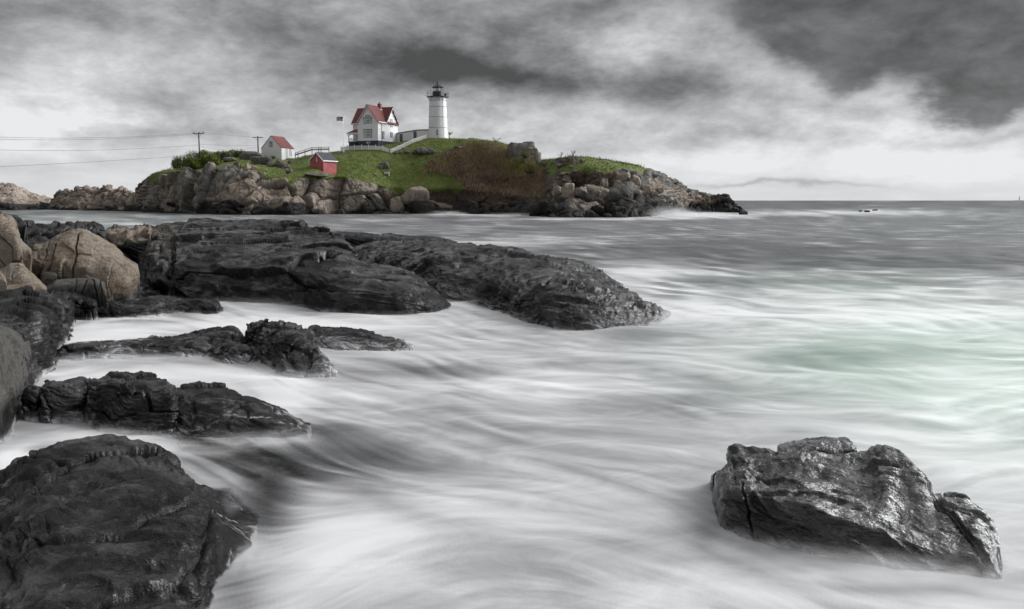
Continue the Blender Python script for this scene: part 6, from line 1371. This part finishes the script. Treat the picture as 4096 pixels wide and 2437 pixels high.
# ---------------------------------------------------------------- vegetation
def blade_mat(name):
    m, k, bs, out = material(name)
    h_ = k.attr('hue')
    c = k.ramp(h_, [(0.0, (.055, .08, .018)), (.2, (.12, .15, .03)), (.4, (.16, .155, .04)), (.52, (.27, .205, .11)), (.68, (.25, .17, .115)), (.82, (.19, .13, .095)), (.92, (.10, .075, .06)), (1.0, (.24, .21, .17))])
    setp(k, bs, Base_Color=c, Roughness=.8); bs.inputs['Specular IOR Level'].default_value = .2
    return m
M_BL = blade_mat('plant_blades')
def blades(name, P0, hgt, wid, hue, lean=.35, rngs=1, parent=None, sides=1):
    """one narrow bent blade (two triangles) per root point"""
    g = np.random.default_rng(rngs); n = len(P0)
    a = g.uniform(0, 2 * np.pi, n); b = g.uniform(0, 2 * np.pi, n)
    w = np.stack([np.cos(a), np.sin(a), 0 * a], 1) * (wid / 2)[:, None]
    l = np.stack([np.cos(b), np.sin(b), 0 * b], 1) * (hgt * g.uniform(0, lean, n))[:, None]
    up = np.stack([0 * hgt, 0 * hgt, hgt], 1)
    V = np.stack([P0 - w, P0 + w, P0 + w * .7 + l * .35 + up * .55, P0 - w * .7 + l * .35 + up * .55, P0 + l + up], 1).reshape(-1, 3)
    i = np.arange(n) * 5
    q = np.stack([i, i + 1, i + 2, i + 3], 1); t = np.stack([i + 3, i + 2, i + 4], 1)
    me = bpy.data.meshes.new(name); me.vertices.add(len(V)); me.vertices.foreach_set('co', V.astype(np.float32).ravel())
    idx = np.concatenate([q.ravel(), t.ravel()]).astype(np.int32); me.loops.add(len(idx)); me.loops.foreach_set('vertex_index', idx)
    me.polygons.add(2 * n); me.polygons.foreach_set('loop_start', np.concatenate([np.arange(n) * 4, 4 * n + np.arange(n) * 3]).astype(np.int32)); me.polygons.foreach_set('loop_total', np.concatenate([np.full(n, 4), np.full(n, 3)]).astype(np.int32))
    me.update(calc_edges=True); at = me.attributes.new('hue', 'FLOAT', 'POINT'); at.data.foreach_set('value', np.repeat(hue, 5).astype(np.float32))
    me.materials.append(M_BL); o = bpy.data.objects.new(name, me); COL.objects.link(o)
    if parent: o.parent = parent
    return o
def cast(pxs_, pys_):
    out = []; px_k = []
    for px, py in zip(pxs_, pys_):
        h = hit(px, py)
        if h is not None: out.append(tuple(h)); px_k.append((px, py))
    return np.array(out), np.array(px_k)
g = np.random.default_rng(3)
# brush on the slope
n = 9000; bx = g.uniform(1690, 2175, n * 2); by = g.uniform(560, 800, n * 2)
topl = np.interp(bx, [1690, 1720, 1780, 1850, 1900, 1980, 2060, 2110, 2150, 2175], [700, 645, 612, 580, 566, 568, 592, 605, 640, 680])
botl = np.interp(bx, [1690, 1720, 1800, 1850, 1900, 2000, 2175], [700, 680, 702, 735, 765, 785, 780])
den = np.where(by > 705, .55, 1.0) * (1 - sst(745, 800, by) * .5)
kp = (by > topl + 6 * g.normal(size=2 * n)) & (by < botl + 8 * g.normal(size=2 * n)) & (g.random(2 * n) < den); bx, by = bx[kp][:n], by[kp][:n]
Q0, K0 = cast(bx, by); hn = fbm(Q0 * .25, 3, 70); hn2 = fbm(Q0 * .7, 3, 74)
def blobs2(K, L): 
    v = 0
    for cx_, cy_, rx, ry, a_ in L: v = v + a_ * np.exp(-(((K[:, 0] - cx_) / rx) ** 2 + ((K[:, 1] - cy_) / ry) ** 2))
    return v
yel = blobs2(K0, [(2080, 660, 60, 26, 1.0), (2095, 600, 34, 12, 1.0), (1760, 640, 26, 16, .9), (2030, 585, 30, 12, .8), (1960, 650, 30, 12, .5), (2060, 595, 20, 10, .6)])
rep = 5
def scatter(Q_, K_, rep, sprd, seed):
    g2 = np.random.default_rng(seed); Q2 = np.repeat(Q_, rep, 0) + g2.normal(size=(len(Q_) * rep, 3)) * np.array([sprd, sprd, sprd * .2]); return Q2, np.repeat(K_, rep, 0), g2
Q2, K2, g2 = scatter(Q0, K0, rep, .45, 5)
hue = .67 + .30 * np.repeat(hn, rep) + .28 * np.repeat(hn2, rep) + g2.normal(size=len(Q2)) * .12 - np.repeat(np.clip(yel, 0, 1), rep) * .32 + .06 * sst(690, 740, K2[:, 1]) + .1 * (g2.random(len(Q2)) < .06) * 2
hg = (.40 + .40 * g2.random(len(Q2)) + .5 * np.repeat(hn2, rep)) * (1 + .2 * sst(640, 720, K2[:, 1])) * (.6 + .4 * sst(570, 640, K2[:, 1]))
tag(blades('dry_brush', Q2 - np.array([0, 0, .1]), hg, g2.uniform(.05, .12, len(Q2)), np.clip(hue, 0, 1), .5, 11), kind='stuff')
# turf blades over the lawns: short, denser on edges
n = 15000; bx = g.uniform(560, 2620, n * 2); by = g.uniform(545, 800, n * 2)
Q0, K0 = cast(bx[:n * 2], by[:n * 2])
# keep those on turf
me = island.data; at = np.empty(len(me.vertices), np.float32); me.attributes['grass'].data.foreach_get('value', at)
co = np.empty(len(me.vertices) * 3, np.float32); me.vertices.foreach_get('co', co); co = co.reshape(-1, 3)
from mathutils.kdtree import KDTree
kd = KDTree(len(co) // 3 + 1)
for i in range(0, len(co), 3): kd.insert(Vector(co[i].tolist()), i)
kd.balance()
gk = np.array([at[kd.find(Vector(q.tolist()))[1]] for q in Q0]); kp = gk > .45; Q0, K0 = Q0[kp], K0[kp]
Q2, K2, g2 = scatter(Q0, K0, 5, .35, 6)
hnn = fbm(Q2 * .2, 3, 80)
hue = .17 + .34 * hnn + g2.normal(size=len(Q2)) * .09 + .3 * (g2.random(len(Q2)) < .05)
tag(blades('grass', Q2 - np.array([0, 0, .05]), g2.uniform(.12, .34, len(Q2)), g2.uniform(.05, .10, len(Q2)), np.clip(hue, 0, 1), .6, 12), kind='stuff')
# skyline weeds
L = []
for px in np.arange(2155, 2575, 1.6):
    Yc = np.interp(px, [2150, 2290, 2400, 2500, 2575], [236, 219, 214, 213, 214]); x = float(P(px, 650, Yc)[0]); L.append((x, Yc, gz(x, Yc)))
L = np.array(L); g2 = np.random.default_rng(9); L2 = np.repeat(L, 5, 0) + g2.normal(size=(len(L) * 5, 3)) * np.array([.25, 1.2, 0]); L2[:, 2] = [gz(a_, b_) for a_, b_, _ in L2]
hg = g2.uniform(.25, .6, len(L2)) * (1 + 1.2 * (g2.random(len(L2)) < .06))
tag(blades('tall_grass', L2, hg, g2.uniform(.04, .09, len(L2)), np.clip(g2.normal(.2, .14, len(L2)), 0, 1), .5, 13), kind='stuff')
# leafy shrubs at the left
def leafmat(name, c1, c2, c3):
    m, k, bs, out = material(name); co = k.n('ShaderNodeTexCoord').outputs['Object']
    a = k.noise(co, .9, 3, .6); b = k.n('ShaderNodeNewGeometry').outputs['Random Per Island']
    c = k.mix(k.sstep(.35, .65, a), c1, c2); c = k.mix(k.m('MULTIPLY', k.sstep(.55, 1.0, b), .8), c, c3)
    setp(k, bs, Base_Color=c, Roughness=.7); bs.inputs['Specular IOR Level'].default_value = .3; return m
M_LD = leafmat('leaf_dark', (.07, .10, .028), (.11, .145, .035), (.18, .19, .09)); M_LB = leafmat('leaf_bright', (.10, .14, .02), (.15, .18, .03), (.055, .08, .016))
def shrub(px0, px1, pyt, pyb, Y, mat, lab, seed, n=2600, spikes=0, lsz=.16):
    g2 = np.random.default_rng(seed); cx_ = (px0 + px1) / 2; sc = Y / F; w_ = (px1 - px0) / 2 * sc; h_ = (pyb - pyt) * sc
    base = P(cx_, pyb, Y); zb = float(base[2]); r = empty('shrub', (float(base[0]), Y, zb)); tag(r, lab, 'shrub')
    nc = 26; cc = np.stack([g2.uniform(-.8, .8, nc) * w_, g2.uniform(-.7, .7, nc) * w_ * .6, g2.uniform(.25, .8, nc) * h_], 1); cc[:, 2] *= 1 - .45 * (np.abs(cc[:, 0]) / w_) ** 2
    cr_ = g2.uniform(.22, .42, nc) * min(w_, h_ * 1.3)
    d = g2.normal(size=(n, 3)); d /= np.linalg.norm(d, axis=1)[:, None]; ci = g2.integers(0, nc, n); p = cc[ci] + d * (cr_[ci] * g2.uniform(.55, 1.08, n))[:, None]
    p = p[p[:, 2] > 0]; n = len(p)
    t1 = g2.normal(size=(n, 3)); t1 /= np.linalg.norm(t1, axis=1)[:, None]; t2 = np.cross(t1, g2.normal(size=(n, 3))); t2 /= np.linalg.norm(t2, axis=1)[:, None]
    s_ = g2.uniform(.7, 1.3, n)[:, None] * lsz
    V = np.stack([p - t1 * s_, p + t2 * s_ * .5, p + t1 * s_, p - t2 * s_ * .5], 1).reshape(-1, 3); i = np.arange(n) * 4
    raw_mesh('foliage', V, np.stack([i, i + 1, i + 2, i + 3], 1).tolist(), mat, False, r)
    m = MB()
    for k_ in range(nc): m.tube([(cc[k_, 0] * .3, cc[k_, 1] * .3, -.3), tuple(cc[k_] * np.array([.8, .8, .6])), tuple(cc[k_])], [.05, .035, .02], 5)
    m.build('stems', B['pole'], r)
    if spikes:
        sm_ = plain('seed_head', (.20, .22, .15), .9)
        for k_ in range(spikes):
            m = MB()
            x_ = g2.uniform(-.95, .95) * w_; z0 = h_ * (1 - .5 * (x_ / w_) ** 2) * g2.uniform(.6, .92); y_ = g2.uniform(-.4, .1) * w_
            m.tube([(x_, y_, z0), (x_ + g2.normal() * .06, y_, z0 + .35), (x_ + g2.normal() * .08, y_, z0 + .75 + g2.random() * .3)], [.03, .05, .015], 5); m.build('seed_head', sm_, r)
    return r
shrub(690, 800, 622, 682, 236, M_LD, 'dark green shrub with pale seed heads at the left end of the island', 31, 7000, 26)
shrub(750, 880, 604, 668, 240, M_LD, 'tall dark shrub growing around the foot of the first utility pole', 32, 8000, 30)
shrub(800, 882, 620, 662, 236, M_LB, 'bright yellow green shrub right of the first utility pole', 33, 7500, 0)
shrub(745, 808, 630, 672, 235, M_LB, 'mid green shrub between the white frame and the first utility pole', 34, 6500, 0)
shrub(850, 925, 606, 640, 246, M_LD, 'low dark shrub line behind the bright yellow green shrub', 35, 6000, 20)
shrub(895, 990, 604, 634, 250, M_LD, 'low shrub on the skyline left of the broad grey outcrop', 36, 4500, 10)
shrub(2080, 2125, 604, 628, 227, M_LB, 'small yellow green bush in front of the skyline knob', 37, 1000, 0, .1)
shrub(2075, 2165, 640, 690, 222, leafmat('leaf_yellow', (.15, .14, .02), (.19, .16, .03), (.09, .09, .02)), 'spreading yellow bush at the foot of the rock knob', 38, 1500, 0, .12)
def twiggy(px, pyb, hpx, Y, lab, seed, nst=14, spread=.5):
    g2 = np.random.default_rng(seed); x = float(P(px, pyb, Y)[0]); z = gz(x, Y); h_ = hpx * Y / F; r = empty('dead_plant', (x, Y, z)); tag(r, lab, 'dead plant'); m = MB(); tips = []
    for k_ in range(nst):
        a_ = g2.uniform(-1, 1) * spread; t = Vector((a_ * h_, g2.uniform(-.3, .3) * h_, h_ * g2.uniform(.7, 1.05))); m.tube([(0, 0, -.1), tuple(t * .5 + Vector((0, 0, .1 * h_))), tuple(t)], [.03, .022, .012], 4); tips.append(t)
    m.build('stalks', B['pole'], r)
    m = MB()
    for t in tips:
        for _ in range(2): q = t + Vector((g2.normal() * .08, g2.normal() * .08, g2.normal() * .06)); m.lathe([(.01, q.z - .05), (.07, q.z), (.01, q.z + .05)], 5, q.x, q.y)
    m.build('flower_heads', B['pole'], r)
twiggy(2290, 625, 24, 219, 'dead umbrella shaped weed on the skyline of the right hill', 41, 16, .5)
twiggy(955, 612, 26, 252, 'bare stalks standing on the skyline among the low shrubs', 42, 14, .8)
twiggy(920, 612, 20, 252, 'thin bare stalks on the skyline above the bright shrub', 43, 10, .6)
twiggy(1985, 570, 18, 240, 'bare branches on the skyline at the top of the dry brush', 44, 16, 1.0)
twiggy(2243, 640, 20, 222, 'slender weeds on the skyline left of the dead umbrella shaped weed', 45, 10, .7)
twiggy(2395, 640, 12, 216, 'small weed on the grassy skyline of the right hill', 46, 6, .5)
print('T_h_plants', _t.time() - _T0, flush=True)
